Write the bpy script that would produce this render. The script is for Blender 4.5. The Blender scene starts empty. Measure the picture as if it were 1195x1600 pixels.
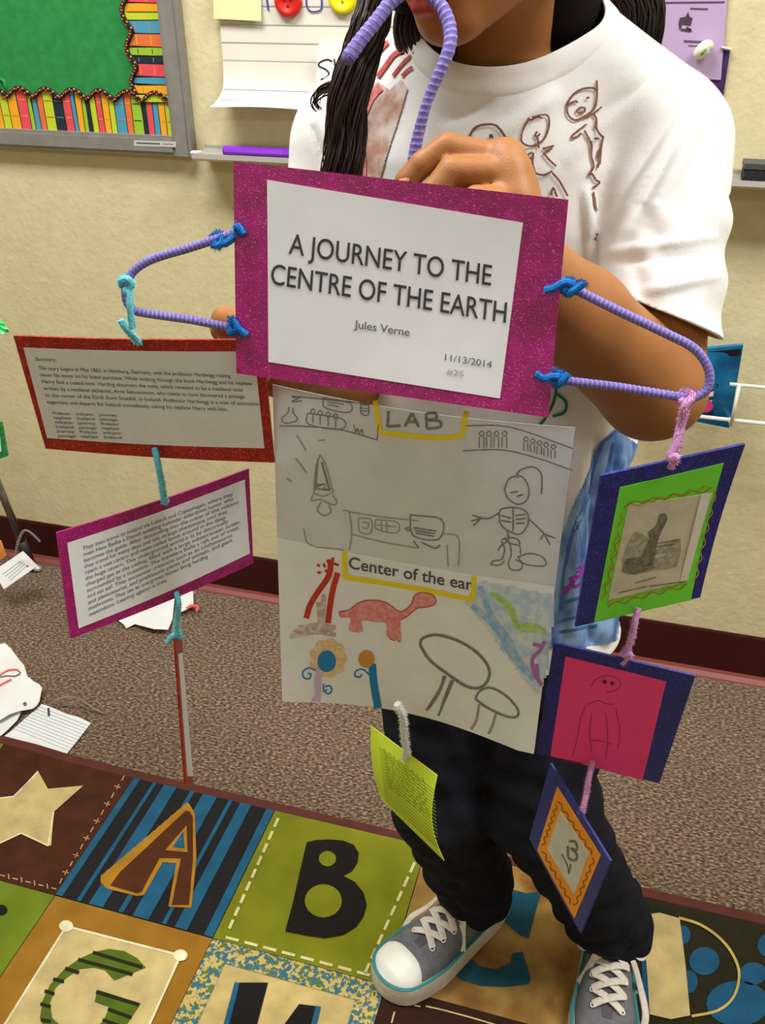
import bpy, bmesh, math, random
import numpy as np
from mathutils import Vector, Matrix, geometry, noise
random.seed(7); np.random.seed(7)
PI = math.pi
scn = bpy.context.scene
COL = scn.collection

# ---------------------------------------------------------------- camera
CAM_H = 1.30
YAW, PITCH, ROLL, FPX = -0.27706462, 0.54412066, -0.00424175, 1424.5
W, H = 1195, 1600
def cam_axes():
    cy, sy, cp, sp = math.cos(YAW), math.sin(YAW), math.cos(PITCH), math.sin(PITCH)
    f = np.array([sy*cp, cy*cp, -sp]); r = np.array([cy, -sy, 0.0]); u = np.cross(r, f)
    cr, sr = math.cos(ROLL), math.sin(ROLL)
    return f, r*cr+u*sr, -r*sr+u*cr
CF, CR, CU = cam_axes()
CP = np.array([0, 0, CAM_H])
cd = bpy.data.cameras.new('camera'); cam = bpy.data.objects.new('camera', cd); COL.objects.link(cam)
cam.matrix_world = Matrix(((CR[0], CU[0], -CF[0], 0), (CR[1], CU[1], -CF[1], 0), (CR[2], CU[2], -CF[2], CAM_H), (0, 0, 0, 1)))
cd.sensor_fit = 'VERTICAL'; cd.sensor_height = 24; cd.lens = FPX/H*24; cd.clip_start = 0.02
scn.camera = cam
# ---------------------------------------------------------------- world, exposure
wd = bpy.data.worlds.new('world'); scn.world = wd; wd.use_nodes = True
wd.node_tree.nodes['Background'].inputs[0].default_value = (0.9, 0.92, 1, 1)
wd.node_tree.nodes['Background'].inputs[1].default_value = 0.3
scn.view_settings.view_transform = 'Standard'; scn.view_settings.look = 'None'
scn.view_settings.gamma = 1; scn.view_settings.use_curve_mapping = False
scn.view_settings.exposure = 0.0
# ---------------------------------------------------------------- ceiling troffers (the room's own lamps)
LIGHTS = [(-0.9, 0.72, 50), (1.1, 0.72, 50), (-0.9, -1.7, 12), (1.1, -1.7, 12)]
CEIL = 2.7
for lx, ly, lw in LIGHTS:
    ld = bpy.data.lights.new('troffer_light', 'AREA'); ld.shape = 'RECTANGLE'; ld.size = 1.18; ld.size_y = 0.56
    ld.energy = lw; ld.color = (0.97, 0.985, 1.0)
    lo = bpy.data.objects.new('troffer_light', ld); COL.objects.link(lo); lo.location = (lx, ly, CEIL-0.03)

# ================================================================ helpers
def lin(c):
    c = c/255.0
    return c/12.92 if c <= 0.04045 else ((c+0.055)/1.055)**2.4
def rgb(*c): return (lin(c[0]), lin(c[1]), lin(c[2]), 1)
MATS = {}
def mat(name, col, rough=0.7, col2=None, scale=20, lo=0.35, hi=0.65, bump=0, bscale=200, sheen=0, metal=0, spec=0.5,
        speck=None, speck_scale=900, speck_t=0.12, emit=None, sss=0, stretch=None, detail=4):
    if name in MATS: return MATS[name]
    m = bpy.data.materials.new(name); m.use_nodes = True; MATS[name] = m
    nt = m.node_tree; b = nt.nodes['Principled BSDF']; L = nt.links
    b.inputs['Base Color'].default_value = rgb(*col); b.inputs['Roughness'].default_value = rough
    b.inputs['Metallic'].default_value = metal; b.inputs['Specular IOR Level'].default_value = spec
    if sheen: b.inputs['Sheen Weight'].default_value = sheen
    if sss:
        b.inputs['Subsurface Weight'].default_value = sss; b.inputs['Subsurface Radius'].default_value = (0.012, 0.004, 0.002); b.inputs['Subsurface Scale'].default_value = 0.5
    tc = nt.nodes.new('ShaderNodeTexCoord'); mp = nt.nodes.new('ShaderNodeMapping'); L.new(tc.outputs['Object'], mp.inputs[0])
    if stretch: mp.inputs['Scale'].default_value = stretch
    src = None
    if col2:
        n = nt.nodes.new('ShaderNodeTexNoise'); n.inputs['Scale'].default_value = scale; n.inputs['Detail'].default_value = detail
        L.new(mp.outputs[0], n.inputs[0])
        r = nt.nodes.new('ShaderNodeMapRange'); r.inputs[1].default_value = lo; r.inputs[2].default_value = hi; L.new(n.outputs[0], r.inputs[0])
        x = nt.nodes.new('ShaderNodeMix'); x.data_type = 'RGBA'; x.inputs[6].default_value = rgb(*col); x.inputs[7].default_value = rgb(*col2)
        L.new(r.outputs[0], x.inputs[0]); src = x.outputs[2]
    if speck:
        v = nt.nodes.new('ShaderNodeTexVoronoi'); v.inputs['Scale'].default_value = speck_scale; L.new(mp.outputs[0], v.inputs[0])
        sx = nt.nodes.new('ShaderNodeSeparateColor'); L.new(v.outputs['Color'], sx.inputs[0])
        lt = nt.nodes.new('ShaderNodeMath'); lt.operation = 'LESS_THAN'; lt.inputs[1].default_value = speck_t; L.new(sx.outputs[0], lt.inputs[0])
        x = nt.nodes.new('ShaderNodeMix'); x.data_type = 'RGBA'; x.inputs[7].default_value = rgb(*speck)
        if src: L.new(src, x.inputs[6])
        else: x.inputs[6].default_value = rgb(*col)
        L.new(lt.outputs[0], x.inputs[0]); src = x.outputs[2]
    if src: L.new(src, b.inputs['Base Color'])
    if bump:
        n = nt.nodes.new('ShaderNodeTexNoise'); n.inputs['Scale'].default_value = bscale; n.inputs['Detail'].default_value = 3; L.new(mp.outputs[0], n.inputs[0])
        bp = nt.nodes.new('ShaderNodeBump'); bp.inputs['Strength'].default_value = 1; bp.inputs['Distance'].default_value = bump
        L.new(n.outputs[0], bp.inputs['Height']); L.new(bp.outputs[0], b.inputs['Normal'])
    return m

def ray(px, py): return CF + CR*(px-W/2)/FPX - CU*(py-H/2)/FPX
def at(px, py, y): d = ray(px, py); return CP + d*(y/d[1])
def fl(px, py, z=0.0): d = ray(px, py); return CP + d*((z-CAM_H)/d[2])
def proj(p):
    v = np.asarray(p)-CP; z = v@CF
    return np.array([W/2+FPX*(v@CR)/z, H/2-FPX*(v@CU)/z])

def link(name, me, parent=None):
    o = bpy.data.objects.new(name, me); COL.objects.link(o)
    if parent is not None:
        o.parent = parent
        if parent.type == 'EMPTY': o.matrix_parent_inverse = Matrix.Translation(parent.location).inverted()
    return o
def obj(name, verts, faces, m, parent=None, smooth=False, mi=None, kind=None):
    me = bpy.data.meshes.new(name)
    me.from_pydata([tuple(map(float, v)) for v in verts], [], [tuple(f) for f in faces])
    for k in (m if isinstance(m, (list, tuple)) else [m]): me.materials.append(k)
    if mi is not None: me.polygons.foreach_set('material_index', mi)
    if smooth: me.polygons.foreach_set('use_smooth', [True]*len(me.polygons))
    me.update()
    o = link(name, me, parent)
    if kind: o['kind'] = kind
    return o
def tag(o, label, cat, group=None):
    o['label'] = label; o['category'] = cat
    if group: o['group'] = group
    return o
def thing(name, label, cat, loc, group=None):
    o = bpy.data.objects.new(name, None); COL.objects.link(o); o.location = tuple(map(float, loc)); o.empty_display_size = 0.05
    return tag(o, label, cat, group)
def struct(o): o['kind'] = 'structure'; return o

class MB:
    """collects geometry"""
    def __init__(s): s.v = []; s.f = []; s.mi = []; s.marks = []; s.f0 = 0
    def mark(s): s.marks.append((len(s.v), len(s.f)))
    def add(s, v, f, mi=0):
        n = len(s.v); s.v += [tuple(map(float, p)) for p in v]; s.f += [tuple(i+n for i in q) for q in f]; s.mi += [mi]*len(f)
    def box(s, x0, x1, y0, y1, z0, z1, mi=0):
        s.add([(x, y, z) for x in (x0, x1) for y in (y0, y1) for z in (z0, z1)],
              [(0, 1, 3, 2), (4, 6, 7, 5), (0, 4, 5, 1), (2, 3, 7, 6), (0, 2, 6, 4), (1, 5, 7, 3)], mi)
    def tube(s, pts, rad, n=8, mi=0, caps=True, flat=1.0):
        P = np.array(pts, float); m = len(P)
        if m < 2: return
        rad = np.broadcast_to(np.asarray(rad, float), (m,))
        T = np.gradient(P, axis=0); T /= np.linalg.norm(T, axis=1)[:, None]+1e-12
        up = np.array([0, 0, 1.0]) if abs(T[0][2]) < 0.9 else np.array([0, 1.0, 0])
        N = np.cross(T[0], up); N /= np.linalg.norm(N)
        vs = []
        for i in range(m):
            N = N - T[i]*(N@T[i]); N /= np.linalg.norm(N)+1e-12; B = np.cross(T[i], N)
            for k in range(n):
                a = 2*PI*k/n; vs.append(P[i]+rad[i]*(math.cos(a)*N+flat*math.sin(a)*B))
        fs = [(i*n+k, i*n+(k+1) % n, (i+1)*n+(k+1) % n, (i+1)*n+k) for i in range(m-1) for k in range(n)]
        if caps: fs += [tuple(range(n))[::-1], tuple((m-1)*n+k for k in range(n))]
        s.add(vs, fs, mi)
    def ball(s, c, r, n=12, mi=0, sc=(1, 1, 1)):
        vs = [np.array(c)+np.array([0, 0, r*sc[2]])]; k = n//2
        for i in range(1, k):
            for j in range(n):
                a, b = PI*i/k, 2*PI*j/n
                vs.append(np.array(c)+r*np.array([math.sin(a)*math.cos(b)*sc[0], math.sin(a)*math.sin(b)*sc[1], math.cos(a)*sc[2]]))
        vs.append(np.array(c)-np.array([0, 0, r*sc[2]]))
        fs = [(0, 1+j, 1+(j+1) % n) for j in range(n)]
        for i in range(k-2):
            for j in range(n): fs.append((1+i*n+j, 1+(i+1)*n+j, 1+(i+1)*n+(j+1) % n, 1+i*n+(j+1) % n))
        l = len(vs)-1; b = 1+(k-2)*n
        fs += [(b+j, l, b+(j+1) % n) for j in range(n)]
        s.add(vs, fs, mi)
    def build(s, name, m, parent=None, smooth=False, kind=None, split=False):
        if split:
            n0 = 0; out = []
            for (vn, fn) in s.marks:
                v, f = s.v[n0:vn], s.f[s.f0:fn]; out.append(obj(name, v, [tuple(i-n0 for i in q) for q in f], m, parent, smooth)); n0 = vn; s.f0 = fn
            return out
        return obj(name, s.v, s.f, m, parent, smooth, s.mi, kind)

def catmull(pts, n=6, closed=False):
    P = [np.array(p, float) for p in pts]
    if len(P) < 3: return P
    out = []
    m = len(P); rng = range(m if closed else m-1)
    for i in rng:
        p0 = P[(i-1) % m] if closed or i > 0 else 2*P[0]-P[1]
        p1, p2 = P[i], P[(i+1) % m]
        p3 = P[(i+2) % m] if closed or i+2 < m else 2*P[-1]-P[-2]
        for k in range(n):
            t = k/n
            out.append(0.5*((2*p1)+(-p0+p2)*t+(2*p0-5*p1+4*p2-p3)*t*t+(-p0+3*p1-3*p2+p3)*t**3))
    if not closed: out.append(P[-1])
    return out

class Ink(MB):
    """flat print and pen strokes laid on a surface; P(x, y, h) gives the world point"""
    def __init__(s, P): super().__init__(); s.P = P
    def line(s, pts, w=2, h=0.0004, curve=0, closed=False, mi=0, step=12):
        if curve: pts = catmull(pts, curve, closed)
        elif closed: pts = list(pts)+[pts[0]]
        q = [np.array(pts[0], float)]
        for b in pts[1:]:
            b = np.array(b, float); a = q[-1]; k = max(1, int(np.linalg.norm(b-a)/step))
            q += [a+(b-a)*(i+1)/k for i in range(k)]
        q = np.array(q); T = np.gradient(q, axis=0); T /= np.linalg.norm(T, axis=1)[:, None]+1e-9
        N = np.stack([-T[:, 1], T[:, 0]], 1)*w/2
        vs = []; ok = []
        for a, n in zip(q, N):
            p1, p2 = s.P(a[0]+n[0], a[1]+n[1], h), s.P(a[0]-n[0], a[1]-n[1], h)
            if p1 is None or p2 is None: ok.append(False); vs += [(0, 0, 0)]*2
            else: ok.append(True); vs += [p1, p2]
        s.add(vs, [(2*i, 2*i+1, 2*i+3, 2*i+2) for i in range(len(q)-1) if ok[i] and ok[i+1]], mi)
    def poly(s, pts, h=0.0003, curve=0, mi=0):
        if curve: pts = catmull(pts, curve, True)
        p3 = [s.P(a[0], a[1], h) for a in pts]
        if any(p is None for p in p3): return
        t = geometry.tessellate_polygon([[Vector((float(a[0]), float(a[1]), 0)) for a in pts]])
        s.add(p3, t, mi)
    def disc(s, c, r, h=0.0003, mi=0, ry=None, n=20, rot=0):
        ry = ry or r
        s.poly([(c[0]+r*math.cos(a)*math.cos(rot)-ry*math.sin(a)*math.sin(rot), c[1]+r*math.cos(a)*math.sin(rot)+ry*math.sin(a)*math.cos(rot)) for a in [2*PI*i/n for i in range(n)]], h, 0, mi)
    def patch(s, poly, h=0.0003, step=4, mi=0):
        """grid patch clipped to a polygon (for curved cloth)"""
        P = np.array(poly, float); x0, y0 = P.min(0); x1, y1 = P.max(0)
        nx, ny = int((x1-x0)/step)+2, int((y1-y0)/step)+2
        def inside(x, y):
            c = False; j = len(P)-1
            for i in range(len(P)):
                if (P[i][1] > y) != (P[j][1] > y) and x < (P[j][0]-P[i][0])*(y-P[i][1])/(P[j][1]-P[i][1])+P[i][0]: c = not c
                j = i
            return c
        idx = {}; vs = []; fs = []
        def vid(i, j):
            if (i, j) not in idx:
                p = s.P(x0+i*step, y0+j*step, h)
                idx[i, j] = None if p is None else len(vs)
                if p is not None: vs.append(p)
            return idx[i, j]
        for i in range(nx):
            for j in range(ny):
                if inside(x0+(i+.5)*step, y0+(j+.5)*step):
                    q = [vid(i, j), vid(i+1, j), vid(i+1, j+1), vid(i, j+1)]
                    if None not in q: fs.append(q)
        s.add(vs, fs, mi)
    def text(s, string, o, ex, ey, h=0.0005, sx=1.0, bold=0, mi=0):
        vs, fs = text_mesh(string, bold)
        s.add([s.P(o[0]+v[0]*sx*ex[0]+v[1]*ey[0], o[1]+v[0]*sx*ex[1]+v[1]*ey[1], h) for v in vs], fs, mi)
_T = {}
def text_mesh(string, bold=0):
    if (string, bold) in _T: return _T[string, bold]
    c = bpy.data.curves.new('t', 'FONT'); c.body = string; c.size = 1; c.resolution_u = 5; c.offset = bold
    o = bpy.data.objects.new('t', c); COL.objects.link(o); bpy.context.view_layer.update()
    me = bpy.data.meshes.new_from_object(o.evaluated_get(bpy.context.evaluated_depsgraph_get()))
    vs = [(v.co.x, v.co.y) for v in me.vertices]; fs = [tuple(p.vertices) for p in me.polygons]
    bpy.data.objects.remove(o); bpy.data.curves.remove(c); bpy.data.meshes.remove(me)
    _T[string, bold] = (vs, fs); return vs, fs

def homog(src, dst):
    A = []
    for (x, y), (u, v) in zip(src, dst):
        A.append([x, y, 1, 0, 0, 0, -u*x, -u*y, -u]); A.append([0, 0, 0, x, y, 1, -v*x, -v*y, -v])
    return np.linalg.svd(np.array(A))[2][-1].reshape(3, 3)
class Card:
    def __init__(s, quad, C, bend=None):
        s.C = np.array(C); s.quad = quad; s.Hm = homog(quad, [(0, 0), (1, 0), (1, 1), (0, 1)])
        u = s.C[1]-s.C[0]+s.C[2]-s.C[3]; v = s.C[3]-s.C[0]+s.C[2]-s.C[1]
        s.n = np.cross(u, v); s.n /= np.linalg.norm(s.n)
        if s.n @ (CP-s.C.mean(0)) < 0: s.n = -s.n
        s.bend = bend
    def M(s, u, v, h):
        C = s.C; b = s.bend(u, v) if s.bend else 0
        return (C[0]*(1-u)+C[1]*u)*(1-v)+(C[3]*(1-u)+C[2]*u)*v + s.n*(h+b)
    def uv(s, px, py):
        q = np.array([px, py], float)
        for _ in range(4 if s.bend else 1):
            w = s.Hm @ np.array([q[0], q[1], 1]); u, v = w[0]/w[2], w[1]/w[2]
            if not s.bend: return u, v
            q = q-(proj(s.M(u, v, 0))-np.array([px, py]))*0.9
        return u, v
    def P(s, px, py, h): u, v = s.uv(px, py); return s.M(u, v, h)
    def slab(s, name, m, h0, h1, quad=None, parent=None, n=14, smooth=False):
        Q = [s.uv(*q) for q in quad] if quad else [(0, 0), (1, 0), (1, 1), (0, 1)]
        Q = [np.array(q) for q in Q]; vs = []; k = n+1
        for h in (h1, h0):
            for j in range(k):
                for i in range(k):
                    a, b = i/n, j/n; q = (Q[0]*(1-a)+Q[1]*a)*(1-b)+(Q[3]*(1-a)+Q[2]*a)*b
                    vs.append(s.M(q[0], q[1], h))
        f = []
        for j in range(n):
            for i in range(n):
                a = j*k+i; f.append((a, a+1, a+k+1, a+k)); b = a+k*k; f.append((b, b+k, b+k+1, b+1))
        for i in range(n):
            for a, b in ((i, i+1), (n*k+i+1, n*k+i), ((i+1)*k, i*k), (i*k+n, (i+1)*k+n)): f.append((b, a, a+k*k, b+k*k))
        return obj(name, vs, f, m, parent)

def cleaner(name, label, pts, m, r=0.0028, group=None, fuzz=1.0, y=None, seed=0):
    """fuzzy pipe cleaner along world points"""
    rnd = random.Random(seed); P = catmull(pts, 8); b = MB(); b.tube(P, [r*0.72]*len(P), 8)
    L = sum(np.linalg.norm(P[i+1]-P[i]) for i in range(len(P)-1))
    for _ in range(int(L*9000*fuzz)):
        i = rnd.randrange(len(P)-1); t = rnd.random(); c = P[i]*(1-t)+P[i+1]*t
        T = P[i+1]-P[i]; T = T/(np.linalg.norm(T)+1e-9)
        d = np.array([rnd.gauss(0, 1) for _ in range(3)]); d -= T*(d@T); d /= np.linalg.norm(d)+1e-9
        e = c+d*r*rnd.uniform(1.0, 1.45)+T*rnd.uniform(-.001, .001); s = np.cross(d, T)*0.00035
        b.add([c+d*r*.4+s, c+d*r*.4-s, e], [(0, 1, 2)])
    return tag(b.build(name, m, smooth=False), label, 'pipe cleaner', group)

# ================================================================ room shell
WALL = 1.6151
RX0, RX1, RY0 = -3.0, 3.2, -3.2
m_wall = mat('wall_paint', (218, 206, 164), 0.85, (211, 199, 156), 30, bump=0.0011, bscale=95)
m_ceil = mat('ceiling_tile', (225, 222, 214), 0.9, (205, 202, 195), 120, bump=0.001, bscale=150)
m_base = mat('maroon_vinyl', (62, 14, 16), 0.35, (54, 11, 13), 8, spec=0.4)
def carpet_mat():
    m = bpy.data.materials.new('loop_carpet'); m.use_nodes = True; nt = m.node_tree; L = nt.links; b = nt.nodes['Principled BSDF']
    b.inputs['Roughness'].default_value = 0.95; b.inputs['Specular IOR Level'].default_value = 0.1; b.inputs['Sheen Weight'].default_value = 0.2
    tc = nt.nodes.new('ShaderNodeTexCoord'); mp = nt.nodes.new('ShaderNodeMapping'); mp.inputs['Scale'].default_value = (1, 1.9, 1)
    L.new(tc.outputs['Object'], mp.inputs[0])
    v = nt.nodes.new('ShaderNodeTexVoronoi'); v.inputs['Scale'].default_value = 190; v.inputs['Randomness'].default_value = 0.8; L.new(mp.outputs[0], v.inputs[0])
    n = nt.nodes.new('ShaderNodeTexNoise'); n.inputs['Scale'].default_value = 135; n.inputs['Detail'].default_value = 3; L.new(mp.outputs[0], n.inputs[0])
    cr = nt.nodes.new('ShaderNodeValToRGB'); e = cr.color_ramp.elements
    e[0].position = 0.35; e[0].color = rgb(60, 43, 33); e[1].position = 0.67; e[1].color = rgb(170, 145, 116)
    k = e.new(0.5); k.color = rgb(110, 86, 68)
    L.new(n.outputs[0], cr.inputs[0])
    n2 = nt.nodes.new('ShaderNodeTexNoise'); n2.inputs['Scale'].default_value = 5; L.new(tc.outputs['Object'], n2.inputs[0])
    x = nt.nodes.new('ShaderNodeMix'); x.data_type = 'RGBA'; x.blend_type = 'MULTIPLY'; x.inputs[0].default_value = 1
    mr = nt.nodes.new('ShaderNodeMapRange'); mr.inputs[1].default_value = 0.2; mr.inputs[2].default_value = 0.8; mr.inputs[3].default_value = 0.85; mr.inputs[4].default_value = 1.1
    L.new(n2.outputs[0], mr.inputs[0]); L.new(cr.outputs[0], x.inputs[6]); L.new(mr.outputs[0], x.inputs[7]); L.new(x.outputs[2], b.inputs['Base Color'])
    mu = nt.nodes.new('ShaderNodeMath'); mu.operation = 'SUBTRACT'; L.new(n.outputs[0], mu.inputs[0]); L.new(v.outputs['Distance'], mu.inputs[1])
    bp = nt.nodes.new('ShaderNodeBump'); bp.inputs['Distance'].default_value = 0.003; L.new(mu.outputs[0], bp.inputs['Height']); L.new(bp.outputs[0], b.inputs['Normal'])
    return m
def slab_box(name, x0, x1, y0, y1, z0, z1, m, parent=None):
    b = MB(); b.box(x0, x1, y0, y1, z0, z1); return b.build(name, m, parent)
struct(slab_box('floor', RX0, RX1, RY0, WALL, -0.05, 0, carpet_mat()))
struct(slab_box('wall_back', RX0, RX1, WALL, WALL+0.1, 0, CEIL, m_wall))
struct(slab_box('wall_front', RX0, RX1, RY0-0.1, RY0, 0, CEIL, m_wall))
struct(slab_box('wall_left', RX0-0.1, RX0, RY0, WALL, 0, CEIL, m_wall))
struct(slab_box('wall_right', RX1, RX1+0.1, RY0, WALL, 0, CEIL, m_wall))
struct(slab_box('ceiling', RX0, RX1, RY0, WALL, CEIL, CEIL+0.05, m_ceil))
def baseboard(name):
    zt = 0.1142; prof = [(0.0, zt), (-0.0035, zt), (-0.005, zt-0.004), (-0.005, 0.016), (-0.008, 0.009), (-0.018, 0.0035), (-0.020, 0.0), (0, 0)]
    n = len(prof); vs = [(x, WALL+p[0], p[1]) for x in (RX0, RX1) for p in prof]
    fs = [(i, (i+1) % n, n+(i+1) % n, n+i) for i in range(n)]
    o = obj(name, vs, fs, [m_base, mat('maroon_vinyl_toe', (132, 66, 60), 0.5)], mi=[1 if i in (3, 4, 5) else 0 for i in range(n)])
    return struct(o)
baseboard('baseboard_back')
m_trof = bpy.data.materials.new('troffer_lens'); m_trof.use_nodes = True
_b = m_trof.node_tree.nodes['Principled BSDF']; _b.inputs['Emission Color'].default_value = (1, .95, .86, 1); _b.inputs['Emission Strength'].default_value = 1.5
for i, (lx, ly, lw) in enumerate(LIGHTS):
    t = thing('ceiling_light', 'recessed fluorescent ceiling light panel, %s' % ['left one nearest the bulletin board wall', 'right one nearest the bulletin board wall', 'left one behind the camera', 'right one behind the camera'][i], 'ceiling light', (lx, ly, CEIL), 'ceiling lights of the classroom')
    slab_box('diffuser', lx-.59, lx+.59, ly-.28, ly+.28, CEIL-.012, CEIL-.001, m_trof, t)
    b = MB()
    for a in ((lx-.61, lx-.59, ly-.3, ly+.3), (lx+.59, lx+.61, ly-.3, ly+.3), (lx-.59, lx+.59, ly-.3, ly-.28), (lx-.59, lx+.59, ly+.28, ly+.3)): b.box(*a, CEIL-.02, CEIL-.0005)
    b.build('frame', mat('white_metal', (235, 235, 230), 0.4), t)
for i in range(len(LIGHTS)): pass

def wp(px, py, d=0.0): return at(px, py, WALL-d)          # a point on the back wall (d in front of it)
def WP(base=0.0):
    return lambda x, y, h: wp(x, y, base+h)

# ================================================================ bulletin board
m_frame = mat('aluminium_frame', (150, 146, 142), 0.45, (140, 136, 132), 40, metal=0.3)
m_felt = mat('green_fabric', (34, 138, 66), 0.9, (28, 126, 58), 60, bump=0.0004, bscale=400)
bd_tl = wp(-400, -300); zb = wp(221, 237)[2]; xr = wp(296, 120)[0]
fw = 0.036
bb = thing('bulletin_board', 'green fabric bulletin board with a book-spine border in a grey metal frame', 'bulletin board', (xr-.5, WALL, zb))
xl, zt = xr-1.25, zb+0.95; D = 0.022
b = MB(); b.box(xl+.01, xr-.01, WALL-.012, WALL-.001, zb+.01, zt-.01); b.build('backing', m_felt, bb)
for a in ((xr-fw, xr, zb, zt), (xl, xl+fw, zb, zt), (xl+fw, xr-fw, zb, zb+fw*.92), (xl+fw, xr-fw, zt-fw, zt)):
    b = MB(); b.box(a[0], a[1], WALL-D, WALL-.001, a[2], a[3]); b.box(a[0]+.006 if a[1]-a[0] < .1 else a[0], a[1]-.006 if a[1]-a[0] < .1 else a[1], WALL-D-.003, WALL-D, a[2]+(.006 if a[1]-a[0] > .1 else 0), a[3]-(.006 if a[1]-a[0] > .1 else 0)); b.build('frame_rail', m_frame, bb)
ix, iz = xr-fw, zb+fw*.92
spine = [mat('print_%d' % i, c, .55, spec=.4) for i, c in enumerate([(190, 205, 45), (25, 42, 52), (225, 75, 88), (70, 150, 180), (240, 165, 35), (225, 110, 60), (150, 190, 50)])]
m_blk = mat('print_black', (22, 20, 22), .6); m_org = mat('print_rope_orange', (225, 120, 40), .6); m_yel2 = mat('print_rope_red', (190, 50, 50), .6)
def border(horizontal):
    b = MB(); rnd = random.Random(3 if horizontal else 5); pos = 0; k = 0; L = 1.17 if horizontal else .85
    seq = [0, 4, 3, 2, 1, 6, 5, 3, 0, 4, 2, 0, 1, 6, 4, 3, 2, 1, 0, 5, 3, 6, 2, 4]
    h0 = 0.062
    edge = lambda t: h0+0.015*abs(math.sin(t*PI/0.056))**1.2-0.006
    def pt(t, h, z):
        return (ix-t, WALL-.0125-z, iz+h) if horizontal else (ix-h, WALL-.0145-z, iz+t)
    if not horizontal: pos = 0.055
    while pos < L:
        w = rnd.choice([.009, .013, .017, .021, .012]); w = min(w, L-pos); c = seq[k % len(seq)]; k += 1
        n = 3; tt = [pos+w*i/n for i in range(n+1)]; lean = rnd.uniform(-.002, .002)
        b.add([pt(t, 0, 0) for t in tt]+[pt(t+lean, edge(t), 0) for t in tt]+[pt(t+lean, edge(t), -.0012) for t in tt], [(i, i+1, n+2+i, n+1+i) for i in range(n)]+[(n+1+i, n+2+i, 2*n+3+i, 2*n+2+i) for i in range(n)], c)
        b.add([pt(pos-.0006, 0, .0003), pt(pos+.0008, 0, .0003), pt(pos+.0008+lean, h0, .0003), pt(pos-.0006+lean, h0, .0003)], [(0, 1, 2, 3)], 7)
        if w > .012:
            for hh in (.022, .05): b.add([pt(pos+.003, hh, .0004), pt(pos+w-.003, hh, .0004), pt(pos+w-.003, hh+.0014, .0004), pt(pos+.003, hh+.0014, .0004)], [(0, 1, 2, 3)], (c+2) % 7)
        pos += w
    t = 0 if horizontal else 0.068
    q = [np.array(pt(t+i*.003, edge(t+i*.003), .0012)) for i in range(int((L-t)/.003))]
    b.tube(q, .0044, 5, 7)
    for i in range(1, len(q)-1, 3):
        for s, cc in ((1, 8), (-1, 9)):
            c = q[i]+np.array([0, -.003, .0012*s]) if horizontal else q[i]+np.array([.0012*s, -.003, 0])
            b.ball(c+(np.array([.0025*s, 0, 0]) if horizontal else np.array([0, 0, .0025*s])), .0027, 4, cc)
    return b.build('border_trim', spine+[m_blk, m_org, m_yel2], bb)
border(True); border(False)
ink = Ink(WP(D+.0035)); ink.poly([(209, 219), (275, 221), (275, 230), (209, 228)], 0); o = ink.build('maker_label', mat('label_grey', (196, 192, 188), .5), bb)
ink = Ink(WP(D+.0036)); ink.line([(213, 223.5), (250, 224.8)], 2.5, 0); ink.line([(254, 225), (271, 225.6)], 1.2, 0); ink.build('maker_label_print', mat('ink_grey', (90, 88, 90), .6), bb)
# folds pinched in the cloth at the left
b = MB(); b.tube([wp(-6, 120, .013), wp(6, 126, .014), wp(12, 150, .013)], [.002, .004, .001], 6); b.build('cloth_fold', m_felt, bb, True)

# ================================================================ marker tray along the wall
m_alu = mat('satin_aluminium', (196, 192, 186), 0.35, metal=0.5)
TD = 0.062
z_lip = wp(400, 248.5, TD)[2]; z_fl = wp(400, 229)[2]; x_t0 = wp(299, 238, TD)[0]
tray = thing('marker_tray', 'aluminium marker tray running along the cream wall behind the person', 'tray', (0.2, WALL, z_lip-.01))
xe = 2.2
prof = [(0.001, z_fl), (0.006, z_fl), (0.006, z_lip+.004), (TD-.012, z_lip-.004), (TD-.004, z_lip-.003), (TD-.003, z_lip+.004), (TD, z_lip+.004), (TD+.0015, z_lip-.004), (TD-.006, z_lip-.009), (0.001, z_lip-.004)]
n = len(prof); obj('channel', [(x, WALL-p[0], p[1]) for x in (x_t0, xe) for p in prof], [(i, (i+1) % n, n+(i+1) % n, n+i) for i in range(n)]+[tuple(range(n)), tuple(range(2*n-1, n-1, -1))], m_alu, tray)
b = MB(); b.tube([wp(298, 240, TD), wp(301, 238, TD-.002), wp(315, 238, TD-.01)], .003, 8); b.build('end_cap', mat('white_plastic', (232, 230, 224), .4), tray, True)
# purple marker (left), black eraser (right)
b = MB(); a, c = wp(351, 243, TD-.012), wp(463, 249, TD-.012); a[2] = c[2] = z_lip+.009
d = (c-a)/np.linalg.norm(c-a)
pm = thing('purple_marker', 'flat purple marker lying in the tray left of the person', 'marker', (a+c)/2-np.array([0, 0, .008]))
b.tube([a, a+d*.003, c-d*.022, c-d*.02], [.0085, .0095, .0095, .0085], 8, flat=.9); b.build('barrel', mat('purple_plastic', (122, 28, 190), .4), pm)
b = MB(); b.tube([c-d*.02, c-d*.001, c], [.0098, .0098, .008], 8); b.build('cap', mat('purple_plastic_cap', (112, 24, 178), .45), pm)
ink = Ink(lambda x, y, h: wp(x, y, TD-.0005)); ink.line([(372, 247), (432, 250.5)], 1.2); o = ink.build('printed_line', mat('ink_dark_purple', (60, 14, 100), .6), pm)
a = wp(1160, 276, TD-.012); c = wp(1240, 280, TD-.012)
er = thing('black_eraser', 'black felt eraser in the tray right of the person', 'eraser', (a+c)/2)
b = MB(); b.box(a[0], c[0], WALL-TD+.008, WALL-.012, z_lip+.001, z_lip+.02); b.build('felt_pad', mat('black_felt', (24, 23, 26), .95, (60, 58, 60), 180, lo=.5, hi=.7), er)
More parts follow.
